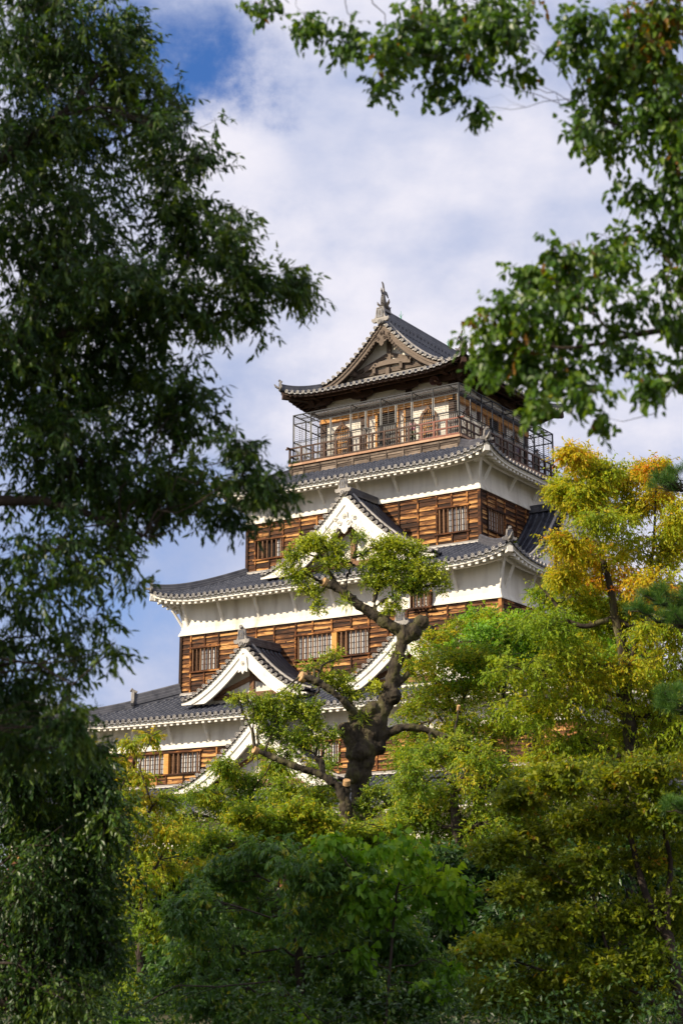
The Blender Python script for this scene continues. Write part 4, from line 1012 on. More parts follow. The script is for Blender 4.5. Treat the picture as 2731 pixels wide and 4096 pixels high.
def make_tree(name, label, cat, group, base, trunk, lobes, leafm, barkm, seed, leaf=(.09, .04), nc=9, nt=16, m=9, tl=.45, cr=.34, droop=.3, leafdroop=.3,
              shape='quad', twigs=.3, flat_=.75, limbs=True, tr=.006, limb_r=.06, fillr=.5, hj=.22, extra=None, shell=.45, out=.7, stray=0.0):
    """trunk: list of (points, radii). lobes: (centre, (rx, ry, rz), hue[, density])"""
    rg = np.random.default_rng(seed); base = np.asarray(base, float)
    t = empty(name, tuple(base)); tag(t, label, cat, group)
    wood = MB(); nodes = []
    for pts, rad in trunk:
        pts = np.asarray(pts, float)
        # resample
        tt = np.linspace(0, len(pts)-1, len(pts)*4-3); P = np.stack([np.interp(tt, np.arange(len(pts)), pts[:, i]) for i in range(3)], 1); Rr = np.interp(tt, np.arange(len(pts)), rad)
        P[1:-1] += rg.normal(size=P[1:-1].shape)*Rr[1:-1, None]*.16
        wood.tube(P, Rr, 10, 0); nodes += [(p, r) for p, r in zip(P, Rr)]
    lv = Leaves(seed+1)
    NP = np.array([n[0] for n in nodes]); NR = np.array([n[1] for n in nodes])
    for lb in lobes:
        c, R, hue = lb[:3]; den = lb[3] if len(lb) > 3 else 1.0
        c = np.asarray(c, float); R = np.asarray(R, float)
        k = max(2, int(nc*den)); u = unit(rg.normal(size=(k, 3)))*(rg.random((k, 1))**shell)
        C = c+u*R*.82; Rc = np.minimum(R, np.mean(R))*cr*(.75+.6*rg.random((k, 1)))*np.array([1, 1, flat_])
        lv.clusters(C, Rc, nt, m, tl, leaf[0], leaf[1], np.clip(hue+rg.normal(size=k)*hj*.5, 0, 1), hj, droop, leafdroop, out, shape, twigs, tr, fillr)
        if stray:
            k2 = int(k*stray); C2 = c+unit(rg.normal(size=(k2, 3)))*R*rg.uniform(.85, 1.18, (k2, 1))
            lv.clusters(C2, np.full((k2, 3), float(np.mean(R)*cr*.7)), max(2, int(nt*.45)), m, tl, leaf[0], leaf[1], np.clip(hue+rg.normal(size=k2)*hj*.5, 0, 1), hj, droop, leafdroop, out, shape, 1.0, tr, fillr)
            for q in range(0, k2, 2): lv.tw.tube(wiggle(rg, c+(C2[q]-c)*.5, C2[q], 5, .12, .04), np.linspace(tr*2.2, tr*.8, 5), 4, 0)
        if limbs:
            d = np.linalg.norm(NP-c, axis=1)+np.clip(NP[:, 2]-c[2], 0, 9)*1.5; j = int(np.argmin(d)); r0 = min(NR[j]*.55, limb_r*(1+d[j]*.15))
            pl = wiggle(rg, NP[j], c, 8, .16, .06); wood.tube(pl, np.linspace(r0, r0*.35, 8), 7, 0)
            for q in range(k):
                pa = pl[rg.integers(4, 8)]; wood.tube(wiggle(rg, pa, C[q], 5, .14, .05), np.linspace(r0*.30, r0*.08, 5), 4, 0)
    if extra: extra(wood, lv, rg)
    tb_ = wood.build('trunk', [barkm], t, 0, None); tb_.location = -base
    cr_ = lv.mb.build('crown', [leafm], t, 0, None); cr_.location = -base
    if lv.tw.v:
        tw = lv.tw.build('twigs', [barkm], t, 0, None); tw.location = -base
    return t, nodes
def lobes_px(lst, Y, dy=.6, hue=None, jy=0.0, seed=0):
    """lobes given in the working drawing; depth radius from the others"""
    rr = random.Random(seed+int(Y)); out = []
    for l in lst:
        px, py, rx, ry = l[:4]; h = l[4] if len(l) > 4 else hue; den = l[5] if len(l) > 5 else 1.0
        yy = Y+rr.uniform(-jy, jy); s_ = PXM*yy
        out.append((W(px, py, yy), (rx*s_, (rx+ry)*.5*s_*dy*1.3, ry*s_), h, den))
    return out
M['leaf_dark'] = leaf_mat('dark_green_leaf', [(0, (.013, .042, .008)), (.5, (.038, .095, .014)), (1, (.12, .19, .018))], .40, .42, .45)
M['leaf_right'] = leaf_mat('glossy_leaf', [(0, (.025, .07, .006)), (.5, (.070, .155, .010)), (.97, (.17, .26, .014)), (1, (.25, .04, .012))], .45, .40, .5)
M['leaf_zelkova'] = leaf_mat('autumn_leaf', [(0, (.13, .24, .012)), (.45, (.28, .37, .014)), (.78, (.55, .46, .018)), (.96, (.58, .32, .014)), (1, (.50, .14, .012))], .45, .55, .3)
M['leaf_green'] = leaf_mat('fresh_green_leaf', [(0, (.07, .15, .010)), (.5, (.19, .30, .013)), (.8, (.38, .42, .018)), (1, (.52, .40, .02))], .45, .5, .35)
M['leaf_hero'] = leaf_mat('lit_evergreen_leaf', [(0, (.045, .10, .006)), (.45, (.16, .26, .012)), (1, (.52, .56, .035))], .30, .38, .5)
M['leaf_evergreen'] = leaf_mat('blue_green_leaf', [(0, (.045, .12, .022)), (.6, (.13, .26, .034)), (.9, (.26, .38, .03)), (1, (.40, .38, .03))], .38, .42, .45)
M['leaf_big'] = leaf_mat('broad_bright_leaf', [(0, (.07, .18, .010)), (.6, (.17, .36, .018)), (1, (.34, .50, .03))], .42, .45, .4)
M['leaf_olive'] = leaf_mat('olive_leaf', [(0, (.06, .12, .006)), (.6, (.19, .24, .010)), (.94, (.33, .33, .012)), (1, (.34, .16, .012))], .45, .5, .35)
M['needle'] = leaf_mat('pine_needle', [(0, (.014, .05, .008)), (.6, (.045, .13, .014)), (1, (.14, .24, .02))], .2, .5, .4)

# A: big drooping dark tree at the left, near the camera
A_ = [(110, 90, 200, 130), (285, 110, 75, 110, .5, .8), (120, 330, 230, 150), (400, 330, 105, 85, .45, .7), (330, 230, 110, 90), (120, 560, 260, 170), (420, 490, 135, 95), (520, 560, 80, 70, .5, .7), (570, 640, 80, 50, .5, .8), (655, 640, 55, 30, .6, .6), (690, 670, 30, 20, .6, .5),
      (300, 690, 210, 110), (470, 700, 90, 50, .5, .8), (590, 730, 60, 28, .5, .5), (80, 840, 200, 190), (300, 870, 170, 80, .4, .8), (420, 880, 90, 60, .4, .5), (430, 970, 120, 55, .5, .8), (560, 1020, 60, 40, .5, .6), (180, 1060, 210, 130), (400, 1110, 150, 70, .5, .9), (570, 1090, 75, 45, .5, .8), (640, 1120, 40, 26, .5, .6),
      (480, 1190, 90, 50, .5, .8), (370, 1190, 90, 50, .5, .6), (110, 1280, 150, 130), (250, 1230, 80, 70, .5, .7), (300, 1330, 35, 50, .5, .4), (90, 1460, 130, 100), (225, 1430, 55, 50, .5, .5), (250, 1500, 30, 40, .5, .3), (70, 1600, 120, 70), (180, 1570, 50, 50, .5, .5), (60, 1690, 110, 60), (160, 1660, 60, 50, .5, .8), (200, 1720, 50, 40, .5, .5)]
la = lobes_px([(a[0], a[1], a[2]*.98, a[3]*1.08)+((a+(.45, .85))[4:6]) for a in A_], 14.0, 1.3, .45, .5, 3)
la = [(c, R, h, d*1.02*min(3.2, max(.35, a[2]*a[3]/10500))*(.55 if 1150 < a[1] < 1620 else 1)) for (c, R, h, d), a in zip(la, A_)]
off = [((-4.2, 14, 4.5), (1.3, 1.6, 1.5), .4, 3.0), ((-4.4, 13.5, 6.8), (1.4, 1.8, 1.4), .4, 3.0), ((-4.6, 13, 2.6), (1.4, 1.6, 1.2), .4, 2.5), ((-5.8, 12.6, 8.2), (1.7, 1.8, 1.5), .4, 3), ((-6.2, 12.5, 5.8), (1.7, 1.8, 1.5), .4, 3), ((-3.9, 12.4, 8.6), (1.5, 1.5, 1.1), .4, 3), ((-5.4, 13, 10), (1.8, 1.8, 1.2), .4, 3)]
make_tree('broadleaf_tree', 'tall dark green tree with drooping narrow leaves filling the left edge, nearest the camera', 'tree', None, (-4.6, 14.2, 0),
          [([(-4.6, 14.2, 0), (-4.5, 14.2, 2), (-4.2, 14.1, 4), (-3.9, 14.0, 6), (-3.7, 14, 8)], [.26, .22, .18, .13, .07]),
           ([tuple(W(-150, 800, 14)), tuple(W(100, 780, 14)), tuple(W(300, 720, 14)), tuple(W(460, 730, 14)), tuple(W(640, 690, 14))], [.07, .05, .035, .022, .01]),
           ([tuple(W(-150, 1150, 14)), tuple(W(100, 1150, 14)), tuple(W(230, 1190, 14)), tuple(W(330, 1230, 14))], [.06, .04, .028, .014]),
           ([tuple(W(-100, 420, 14)), tuple(W(60, 330, 14)), tuple(W(170, 240, 14)), tuple(W(260, 130, 14))], [.06, .045, .03, .014])],
          la+off, M['leaf_dark'], M['darkbark'], 11, leaf=(.085, .026), nc=30, nt=10, m=9, tl=.19, cr=.27, droop=.30, leafdroop=.6, shape='oval', twigs=.6, flat_=.8, tr=.0018, limb_r=.014, hj=.4, shell=.42, fillr=.8, stray=.4)
# B: dark tree at the lower left, unseen crown lobes added to shade the foreground
B_ = [(60, 1740, 120, 90), (190, 1770, 70, 60, .4, .6), (130, 1880, 150, 110), (240, 1880, 60, 80, .5, .7), (60, 2060, 170, 160), (200, 2030, 100, 110), (230, 2160, 60, 90, .4, .6), (90, 2260, 190, 120), (10, 1650, 90, 60)]
lb = lobes_px([(a+(.45, 1.2))[:6] if len(a) == 4 else a for a in B_], 23.0, .8, .45, 1.0, 5)
lb = [(c, R, h, d*1.5) for c, R, h, d in lb]
shadeB = [((-8, 24, 4), (2.6, 2.6, 2.5), .3, 3), ((-9.2, 23.5, 8), (3, 3, 2.6), .3, 3), ((-12.5, 24, 7.5), (3.5, 3.5, 3), .3, 3), ((-12, 23, 11.5), (4, 3.5, 2.8), .3, 4), ((-10, 22, 14.0), (3.2, 3.0, 2.2), .3, 1.6), ((-14.5, 23.5, 14.8), (4, 3.6, 2.8), .3, 4), ((-13, 28.5, 11.5), (3.4, 3.0, 2.2), .3, 1.8)]
make_tree('broadleaf_tree', 'dark shaded tree in the lower left corner below the drooping tree', 'tree', None, (-9, 24, 0),
          [([(-9, 24, 0), (-9, 24, 3), (-9.6, 23.8, 6), (-10.5, 23.5, 10), (-11, 23, 15)], [.5, .42, .36, .26, .12]), ([(-9, 24, 2.5), (-7, 23.5, 4), (-5, 23, 4.6)], [.2, .14, .07])],
          lb, M['leaf_dark'], M['darkbark'], 21, leaf=(.10, .042), nc=17, nt=20, m=9, tl=.36, cr=.34, droop=.5, leafdroop=.6, twigs=.3, flat_=.9, tr=.004, limb_r=.05, hj=.4,
          extra=lambda wood, lv, rg: [lv.clusters(np.array(c)+unit(rg.normal(size=(int(34*d/3), 3)))*(rg.random((int(34*d/3), 1))**.4)*np.array(R), np.full((int(34*d/3), 3), .8), 12, 8, .8, .30, .16, np.full(int(34*d/3), .3), .3, .4, .4, .7, 'quad', .1, .01) for c, R, h, d in shadeB])
# C: overhanging branches at the upper right, nearest of all
C_ = [(600, 8, 60, 28, .4, .7), (700, 45, 65, 38, .4, .9), (790, 95, 60, 60, .4, .9), (870, 195, 45, 38, .4, .8), (880, 120, 70, 60), (960, 70, 110, 75), (1050, 130, 85, 65), (1010, 190, 70, 40, .4, .8), (1090, 250, 42, 42, .4, .7), (1150, 60, 110, 65), (1190, 170, 55, 45, .4, .8), (1110, 20, 200, 35),
      (1340, 60, 90, 60), (1470, 80, 110, 100, .6, 1.2), (1310, 150, 55, 50, .4, .7), (1400, 200, 90, 70), (1330, 290, 50, 60, .4, .8), (1500, 240, 80, 100), (1420, 320, 90, 50), (1550, 400, 50, 110), (1450, 450, 60, 50, .4, .8), (1530, 540, 60, 60), (1450, 560, 70, 60, .4, .8),
      (1380, 590, 70, 50), (1290, 590, 70, 50, .5, 1.1), (1230, 620, 55, 60, .5, 1.1), (1330, 660, 80, 50), (1190, 700, 80, 60), (1115, 740, 45, 50, .5, .9), (1100, 820, 50, 60, .5, .9), (1170, 820, 95, 70, .5, 1.2), (1270, 760, 90, 60), (1290, 860, 90, 50), (1240, 920, 60, 40), (1350, 900, 60, 50, .4, .8),
      (1380, 960, 28, 40, .4, .5), (1440, 820, 70, 50), (1440, 690, 60, 40, .4, .7), (1530, 700, 50, 60), (1500, 880, 60, 40), (1560, 830, 40, 60), (1410, 760, 60, 40, .4, .7), (1560, 320, 50, 60), (1550, 470, 50, 50), (1560, 620, 40, 50), (1560, 760, 40, 40), (1530, 30, 90, 50, .8, 1.3), (1540, 130, 70, 60, .7), (1430, 130, 80, 50, .6), (1540, 250, 60, 60, .6)]
lc = lobes_px([(a+(.45, 1.0))[:6] if len(a) == 4 else a for a in C_], 11.0, .7, .45, .5, 9)
lc = [(c, R, h, d*min(2.0, max(.5, a[2]*a[3]/4600))) for (c, R, h, d), a in zip(lc, C_)]
wp_ = lambda *q: [tuple(W(a, b, Y)) for a, b, Y in q]
offC = [((4.8, 11, 6.6), (1.6, 1.4, 1.3), .4, 3), ((3.6, 10.6, 8.3), (1.4, 1.4, 1), .4, 3), ((3.7, 11, 4.4), (.9, 1, .9), .4, 2)]
make_tree('overhanging_tree', 'leafy branches with broad pointed leaves reaching in from the upper right corner', 'tree', None, (4.9, 11.2, 0),
          [([(4.9, 11.2, 0), (4.8, 11.2, 2), (4.6, 11.1, 4), (4.3, 11, 6.5)], [.22, .19, .15, .09]),
           ([(4.6, 11.1, 3.6)]+wp_((1700, 740, 11), (1568, 752, 11), (1450, 768, 11), (1380, 790, 11), (1290, 800, 11), (1200, 785, 11)), [.10, .03, .024, .020, .015, .010, .005]),
           (wp_((1450, 768, 11), (1390, 750, 11), (1340, 700, 11), (1310, 650, 11)), [.015, .011, .008, .004]),
           ([(4.5, 11.1, 5.5)]+wp_((1750, 300, 11), (1568, 320, 11), (1440, 300, 11), (1350, 260, 11)), [.09, .03, .02, .013, .006]),
           ([(4.4, 11.1, 6.2)]+wp_((1700, -40, 11), (1400, -40, 11), (1100, -30, 11), (850, -20, 11), (620, -20, 11)), [.09, .03, .02, .014, .008, .003]),
           (wp_((1600, 860, 11), (1568, 862, 11), (1500, 950, 11), (1430, 968, 11), (1400, 962, 11)), [.008, .005, .003, .002, .001])],
          lc+offC, M['leaf_right'], M['darkbark'], 31, leaf=(.068, .043), nc=9, nt=8, m=5, tl=.13, cr=.40, droop=.4, leafdroop=.8, shape='oval', twigs=.7, flat_=1.0, tr=.0013, limb_r=.007, hj=.32, fillr=.6, stray=.3)
# pine boughs at the right edge
def pine():
    base = (7.2, 26, 0); t = empty('pine_tree', base); tag(t, 'pine tree with dense dark green needle pads reaching in at the right edge', 'tree')
    rg = np.random.default_rng(5); wood = MB(); lv = Leaves(6)
    wood.tube(wiggle(rg, base, (7.0, 26, 10.5), 10, .05), np.linspace(.30, .09, 10), 10, 0)
    for px, py, rx, ry in [(1545, 1110, 45, 24), (1600, 1105, 70, 34), (1470, 1400, 30, 18), (1510, 1375, 40, 24), (1555, 1415, 60, 40), (1620, 1390, 80, 50), (1530, 1605, 40, 22), (1600, 1615, 80, 36), (1550, 1855, 30, 20), (1620, 1860, 70, 40)]:
        Y = 25; c = W(px, py, Y); s_ = PXM*Y; k = max(4, int(rx*ry/75))
        pts = c+unit(rg.normal(size=(k, 3)))*(rg.random((k, 1))**.5)*np.array([rx*s_*1.1, rx*s_*1.0, ry*s_*.9])
        root = c-np.array([0, 0, ry*s_*.7])+np.array([.12, 0, 0])
        wood.tube(wiggle(rg, (7.0, 26, c[2]-.5), root, 10, .12), np.linspace(.07, .022, 10), 6, 0)
        for p in pts:
            pl = wiggle(rg, root, p, 5, .14); wood.tube(pl, np.linspace(.016, .007, 5), 4, 0)
            n = 150; f = rg.random(n)**.6; q = pl[-1]+(pl[-1]-pl[-2])*(f[:, None]*1.0-.4)
            ax = unit(pl[-1]-pl[-2]+np.array([0, 0, .25])); d = unit(ax*.8+rg.normal(size=(n, 3))*.62)
            lv.put(q, d, unit(rg.normal(size=(n, 3))), .13+.07*rg.random(n), np.full(n, .0040), np.clip(.45+d[:, 2]*.2+rg.normal(size=n)*.2, 0, .99), 'quad')
    a = wood.build('trunk', [M['darkbark']], t); b = lv.mb.build('needles', [M['needle']], t)
    for o in (a, b): o.location = -np.array(base)
pine()

# old pruned tree in the middle
def c5(x, y): return (574.0+x*.34174, 1148.3+y*.34174)
def hero():
    Y0 = 56.0; s_ = PXM*Y0*.34174
    P = lambda x, y, dy=0.0: tuple(W(*c5(x, y), Y0+dy))
    base = W(*c5(745, 3050), Y0); base[2] = 0
    t = empty('pruned_tree', tuple(base)); tag(t, 'old pruned evergreen with thick mossy trunk and pale sawn ends before the keep', 'tree')
    tr = [([tuple(base), P(745, 2600), P(745, 2250), P(740, 1960), P(750, 1780), P(790, 1640), P(830, 1520)], [.6, .50, .40, .38, .50, .50, .44]),
          ([P(740, 1800), P(700, 1620), P(645, 1555)], [.5, .42, .34]), ([P(700, 1650), P(740, 1480), P(790, 1420), P(830, 1385)], [.40, .34, .27, .22]),
          ([P(750, 1650), P(690, 1500), P(685, 1370)], [.30, .19, .14]),
          ([P(810, 1600), P(890, 1420), P(950, 1230), P(990, 1060), P(1030, 930), P(1045, 860)], [.44, .38, .31, .26, .25, .26]),
          ([P(1030, 880), P(1090, 860), P(1165, 830)], [.27, .23, .16]), ([P(1090, 900), P(1120, 870)], [.2, .2]),
          ([P(1010, 880), P(920, 835), P(820, 760), P(720, 700), P(620, 610), P(495, 552)], [.24, .24, .23, .20, .18, .15]),
          ([P(980, 1240), P(1040, 1190), P(1065, 1160)], [.2, .14, .1]),
          ([P(860, 1600), P(930, 1560), P(1030, 1525), P(1150, 1530), P(1290, 1590), P(1400, 1625)], [.30, .21, .16, .14, .14, .13]),
          ([P(1385, 1620), P(1375, 1540), P(1395, 1450), P(1400, 1392)], [.09, .07, .06, .05]), ([P(1400, 1610), P(1440, 1560), P(1460, 1550)], [.08, .06, .03]),
          ([P(650, 2900, -1.5), P(650, 2200, -1.5), P(640, 2020, -1.5), P(600, 1930, -1.5), P(460, 1830, -1.5), P(310, 1795, -1.5), P(150, 1725, -1.5), P(32, 1680, -1.5)], [.26, .24, .22, .20, .15, .13, .12, .10]),
          ([P(640, 2000, -1.5), P(655, 1940, -1.5), P(650, 1890, -1.5)], [.16, .12, .10]),
          ([P(500, 1850, -1.5), P(480, 1760, -1.3), P(440, 1730, -1.3)], [.11, .13, .10]),
          ([P(700, 1440, -.6), P(600, 1320, -1), P(470, 1225, -1), P(350, 1188, -1)], [.17, .13, .14, .155]),
          ([P(740, 2240, -.5), P(800, 2120, -.5), P(900, 2050, -.5), P(1050, 2030, -.5)], [.16, .14, .13, .115]),
          ([P(620, 640), P(540, 500), P(530, 480)], [.06, .07, .06]), ([P(640, 640), P(650, 520), P(680, 450), P(690, 390)], [.06, .05, .04, .02]), ([P(600, 590), P(560, 490), P(530, 400)], [.05, .03, .015]),
          ([P(850, 770), P(830, 690), P(860, 600), P(900, 570)], [.09, .07, .06, .03]), ([P(840, 720), P(930, 650), P(1050, 620)], [.06, .045, .02])]
    rg = np.random.default_rng(77); wood = MB()
    nodes = []
    for pts, rad in tr:
        pts = np.asarray(pts, float); n = len(pts)*6-5
        tt = np.linspace(0, len(pts)-1, n)
        # smooth resampling
        Q = np.stack([np.interp(tt, np.arange(len(pts)), pts[:, i]) for i in range(3)], 1); R_ = np.interp(tt, np.arange(len(pts)), rad)
        for _ in range(3): Q[1:-1] = (Q[:-2]+2*Q[1:-1]+Q[2:])/4
        R_ = R_*(.80+rg.normal(size=n)*.06)
        wood.tube(Q, R_, 14, 0); nodes += [(q, r) for q, r in zip(Q, R_)]
    for x, y, dy, r in [(645, 1555, 0, .30), (1150, 825, 0, .26), (1100, 885, 0, .30), (740, 1700, -.25, .34), (700, 1850, -.2, .3), (860, 1660, 0, .30), (830, 1400, -.1, .27), (1040, 920, 0, .30), (960, 1320, -.1, .3)]:
        c = np.array(P(x, y, dy)); a = np.linspace(0.05, np.pi-.05, 7)
        wood.tube([c+np.array([0, 0, -math.cos(q)*r]) for q in a], [math.sin(q)*r for q in a], 10, 0)
    w = wood.build('trunk', [M['bark']], t); w.location = -base
    rm = w.modifiers.new('remesh', 'REMESH'); rm.mode = 'VOXEL'; rm.voxel_size = .045; rm.use_smooth_shade = True
    tx = bpy.data.textures.new('bark_lumps', 'CLOUDS'); tx.noise_scale = .35; tx.noise_depth = 3
    dm = w.modifiers.new('lumps', 'DISPLACE'); dm.texture = tx; dm.strength = .14; dm.mid_level = .5
    tx2 = bpy.data.textures.new('bark_fissures', 'CLOUDS'); tx2.noise_scale = .09; tx2.noise_depth = 2
    d2 = w.modifiers.new('fissures', 'DISPLACE'); d2.texture = tx2; d2.strength = .07; d2.mid_level = .5
    # sawn ends
    for (a, b, r, dy) in [((620, 610), (495, 552), .165, 0), ((150, 1725), (32, 1680), .12, -1.5), ((470, 1225), (345, 1187), .175, -1), ((640, 2000), (650, 1890), .12, -1.65), ((900, 2050), (1052, 2030), .12, -.5), ((1395, 1450), (1401, 1388), .06, 0)]:
        p0 = np.array(P(*a, dy)); p1 = np.array(P(*b, dy)); d = unit(p1-p0); 
        d = unit(d+np.array([0, -.55, 0])); p1 = p1+d*.03
        mb = MB(); mb.tube([p1-d*.16, p1, p1+d*.015], [r*1.02, r*1.0, r*.9], 16, 0, smooth=False)
        o = mb.build('sawn_end', [M['cut']], t); o.location = -base
    lv = Leaves(78); tw = MB()
    LB = [(380, 300, 110, 75, .7), (300, 380, 60, 60, .6), (500, 290, 80, 55, .75), (330, 500, 80, 70, .6), (400, 590, 60, 60, .55), (450, 690, 40, 60, .6), (620, 420, 60, 50, .5), (600, 330, 60, 50, .6), (520, 430, 70, 55, .5), (720, 260, 30, 40, .4, .5), (780, 470, 55, 45, .5, .8), (740, 360, 40, 40, .5, .6),
          (900, 330, 110, 75, .6), (1010, 310, 90, 60, .7), (1100, 360, 80, 65, .6), (870, 430, 90, 60, .55), (990, 440, 120, 80, .55), (1120, 480, 110, 60, .6), (860, 540, 80, 50, .55), (1020, 570, 130, 50, .5), (1240, 530, 80, 45, .65), (1290, 580, 45, 40, .6, .8), (1160, 590, 80, 35, .5), (780, 560, 45, 30, .6, .6), (980, 690, 90, 28, .55), (940, 760, 50, 30, .55, .7), (1250, 450, 50, 40, .6, .7), (230, 460, 22, 25, .6, .4),
          (400, 1110, 60, 30, .6, .8), (500, 1070, 60, 28, .6, .8), (570, 1040, 25, 15, .6, .4), (560, 1220, 90, 50, .65), (660, 1260, 70, 40, .6), (640, 1180, 70, 25, .6, .7), (850, 1270, 60, 40, .65, .8), (700, 1330, 60, 25, .5, .7), (970, 1050, 35, 45, .5, .7), (480, 1200, 30, 20, .6, .5)]
    LL = [(120, 1370, 110, 70, .5), (270, 1310, 70, 40, .55), (50, 1450, 90, 60, .4), (250, 1430, 110, 60, .45), (390, 1400, 90, 55, .5), (430, 1500, 80, 50, .45), (150, 1560, 90, 60, .35), (330, 1590, 100, 60, .35), (480, 1600, 60, 50, .4, .8), (560, 1560, 40, 40, .45, .6), (-80, 1330, 40, 20, .5, .5), (-20, 1320, 60, 30, .5, .7), (250, 1700, 60, 40, .35, .7),
          (870, 1960, 110, 40, .35), (760, 2060, 90, 45, .3), (980, 1990, 60, 40, .4), (700, 2190, 70, 40, .3), (1400, 1600, 45, 28, .6, .6), (1300, 1640, 60, 16, .5, .4), (1180, 1690, 50, 18, .5, .4)]
    for lst, dy in ((LB, 0), (LL, -1.2)):
        for l in lst:
            x, y, rx, ry, h = l[:5]; den = l[5] if len(l) > 5 else 1
            c = np.array(P(x, y, dy)); R_ = np.array([rx*s_, (rx+ry)*.5*s_, ry*s_]); k = max(3, int(rx*ry/420*den))
            C = c+unit(rg.normal(size=(k, 3)))*(rg.random((k, 1))**.5)*R_*.9
            lv.clusters(C, np.full((k, 3), .21)*np.array([1, 1, .7]), 15, 9,   .24, .105, .044, np.clip(h+.08+rg.normal(size=k)*.14, 0, 1), .3, .05, .0, .8, 'quad', .5, .006, .5)
            NPn = np.array([n_[0] for n_ in nodes]); j = int(np.argmin(np.linalg.norm(NPn-c, axis=1)))
            pl = wiggle(rg, NPn[j], c, 7, .18, .04); tw.tube(pl, np.linspace(.045, .018, 7), 6, 0)
            for q in C[::2]: tw.tube(wiggle(rg, pl[rg.integers(3, 7)], q, 5, .16), np.linspace(.018, .006, 5), 4, 0)
    o = lv.mb.build('crown', [M['leaf_hero']], t); o.location = -base
    for x, y in [(650, 690), (750, 1460), (1400, 1600)]:
        pass
    o = tw.build('branches', [M['bark']], t); o.location = -base; o = lv.tw.build('twigs', [M['bark']], t); o.location = -base
    for i, (x, y, dy) in enumerate([(648, 680, -.2), (745, 1455, -.35), (1405, 1605, -.15)]):
        fe = Leaves(79+i); c = np.array(P(x, y, dy)); n = 80; d = unit(rg.normal(size=(n, 3))+np.array([0, -.4, -.3])); fe.put(np.repeat(c[None], n, 0)+rg.normal(size=(n, 3))*.1, d, unit(rg.normal(size=(n, 3))), .22+.2*rg.random(n), np.full(n, .03), np.clip(.6+rg.normal(size=n)*.2, 0, 1), 'quad')
        o = fe.mb.build('fern_tuft', [M['leaf_hero']], t); o.location = -base
hero()

def gtree(name, label, cat, group, Y, lst, leafm, seed, trunk_px, hue=.5, barkm=None, dens=1.0, hs=0.0, grow=1.0, **kw_):
    """a garden tree standing at distance Y; trunk_px: list of (pixel path, radii)"""
    ll = lobes_px([(a+(hue, 1.0))[:6] if len(a) == 4 else ((a+(1.0,)) if len(a) == 5 else a) for a in lst], Y, kw_.pop('dy', .8), hue, kw_.pop('jy', Y*.03), seed)
    s_ = PXM*Y
    ll = [(c, np.asarray(R)*grow, h+hs, d*dens*max(.6, (R[0]*R[2])/1.0)) for c, R, h, d in ll]
    bx, by = trunk_px[0][0][0]; b = W(bx, by, Y); base = np.array([b[0], b[1], 0])
    tr = []
    for i, (pp, rr) in enumerate(trunk_px):
        pts = [W(x, y, Y) for x, y in pp]
        if i == 0: pts = [base]+pts; rr = [rr[0]*1.3]+list(rr)
        tr.append((pts, rr))
    return make_tree(name, label, cat, group, base, tr, ll, leafm, barkm or M['darkbark'], seed, **kw_)
cfg = dict(leaf=(.13, .05), nc=11, nt=14, m=9, tl=.42, cr=.30, droop=.25, leafdroop=.45, twigs=.25, flat_=.6, tr=.007, limb_r=.05, hj=.30)
# yellowing tree right of the keep
E_ = [(1310, 1040, 26, 22, .7), (1345, 1065, 34, 20, .75), (1300, 1115, 42, 26, .55), (1385, 1075, 40, 26, .5), (1420, 1110, 36, 34, .55), (1360, 1120, 46, 34, .5), (1340, 1160, 46, 22, .55), (1475, 1085, 26, 20, .7), (1510, 1075, 30, 18, .7), (1505, 1140, 44, 36, .65), (1550, 1190, 36, 44, .6), (1460, 1165, 40, 26, .5), (1290, 1125, 30, 16, .5),
      (1390, 1200, 80, 34, .4), (1300, 1245, 55, 34, .65), (1440, 1260, 100, 42, .55), (1350, 1270, 70, 36, .7), (1540, 1260, 50, 50, .6), (1380, 1320, 100, 44, .75), (1480, 1340, 80, 50, .75), (1290, 1310, 40, 40, .6), (1540, 1350, 60, 50, .6), (1330, 1380, 70, 40, .35), (1440, 1400, 90, 44, .45), (1250, 1370, 40, 40, .3, .6), (1260, 1440, 80, 40, .2), (1370, 1450, 90, 44, .3), (1500, 1450, 80, 50, .5),
      (1300, 1520, 100, 52, .45), (1200, 1540, 80, 50, .35), (1430, 1540, 110, 56, .5), (1540, 1560, 70, 60, .5), (1340, 1610, 100, 56, .45), (1230, 1630, 90, 50, .35), (1450, 1660, 110, 60, .4), (1260, 1720, 60, 50, .55), (1350, 1720, 90, 56, .3), (1540, 1700, 70, 70, .4), (1560, 1440, 60, 60, .45), (1580, 1560, 60, 60, .45), (1520, 1620, 70, 50, .4), (1560, 1230, 40, 40, .6)]
gtree('zelkova_tree', 'tall tree turning yellow and orange right of the keep', 'tree', None, 48, E_, M['leaf_zelkova'], 41,
      [([(1480, 2100), (1460, 1900), (1450, 1700), (1430, 1500), (1400, 1350), (1370, 1230)], [.34, .28, .22, .16, .10, .05]),
       ([(1450, 1440), (1400, 1420), (1345, 1440), (1300, 1425), (1262, 1370), (1230, 1335)], [.09, .08, .075, .065, .045, .02]),
       ([(1440, 1550), (1480, 1400), (1500, 1250), (1505, 1130)], [.10, .07, .045, .02]), ([(1400, 1330), (1350, 1210), (1335, 1100), (1318, 1050)], [.05, .035, .022, .01]), ([(1568, 1680), (1500, 1640), (1450, 1650)], [.10, .08, .05])],
      barkm=M['bark'], dens=3.0, hs=.03, grow=1.15, **dict(cfg, leafdroop=.7, hj=.2))
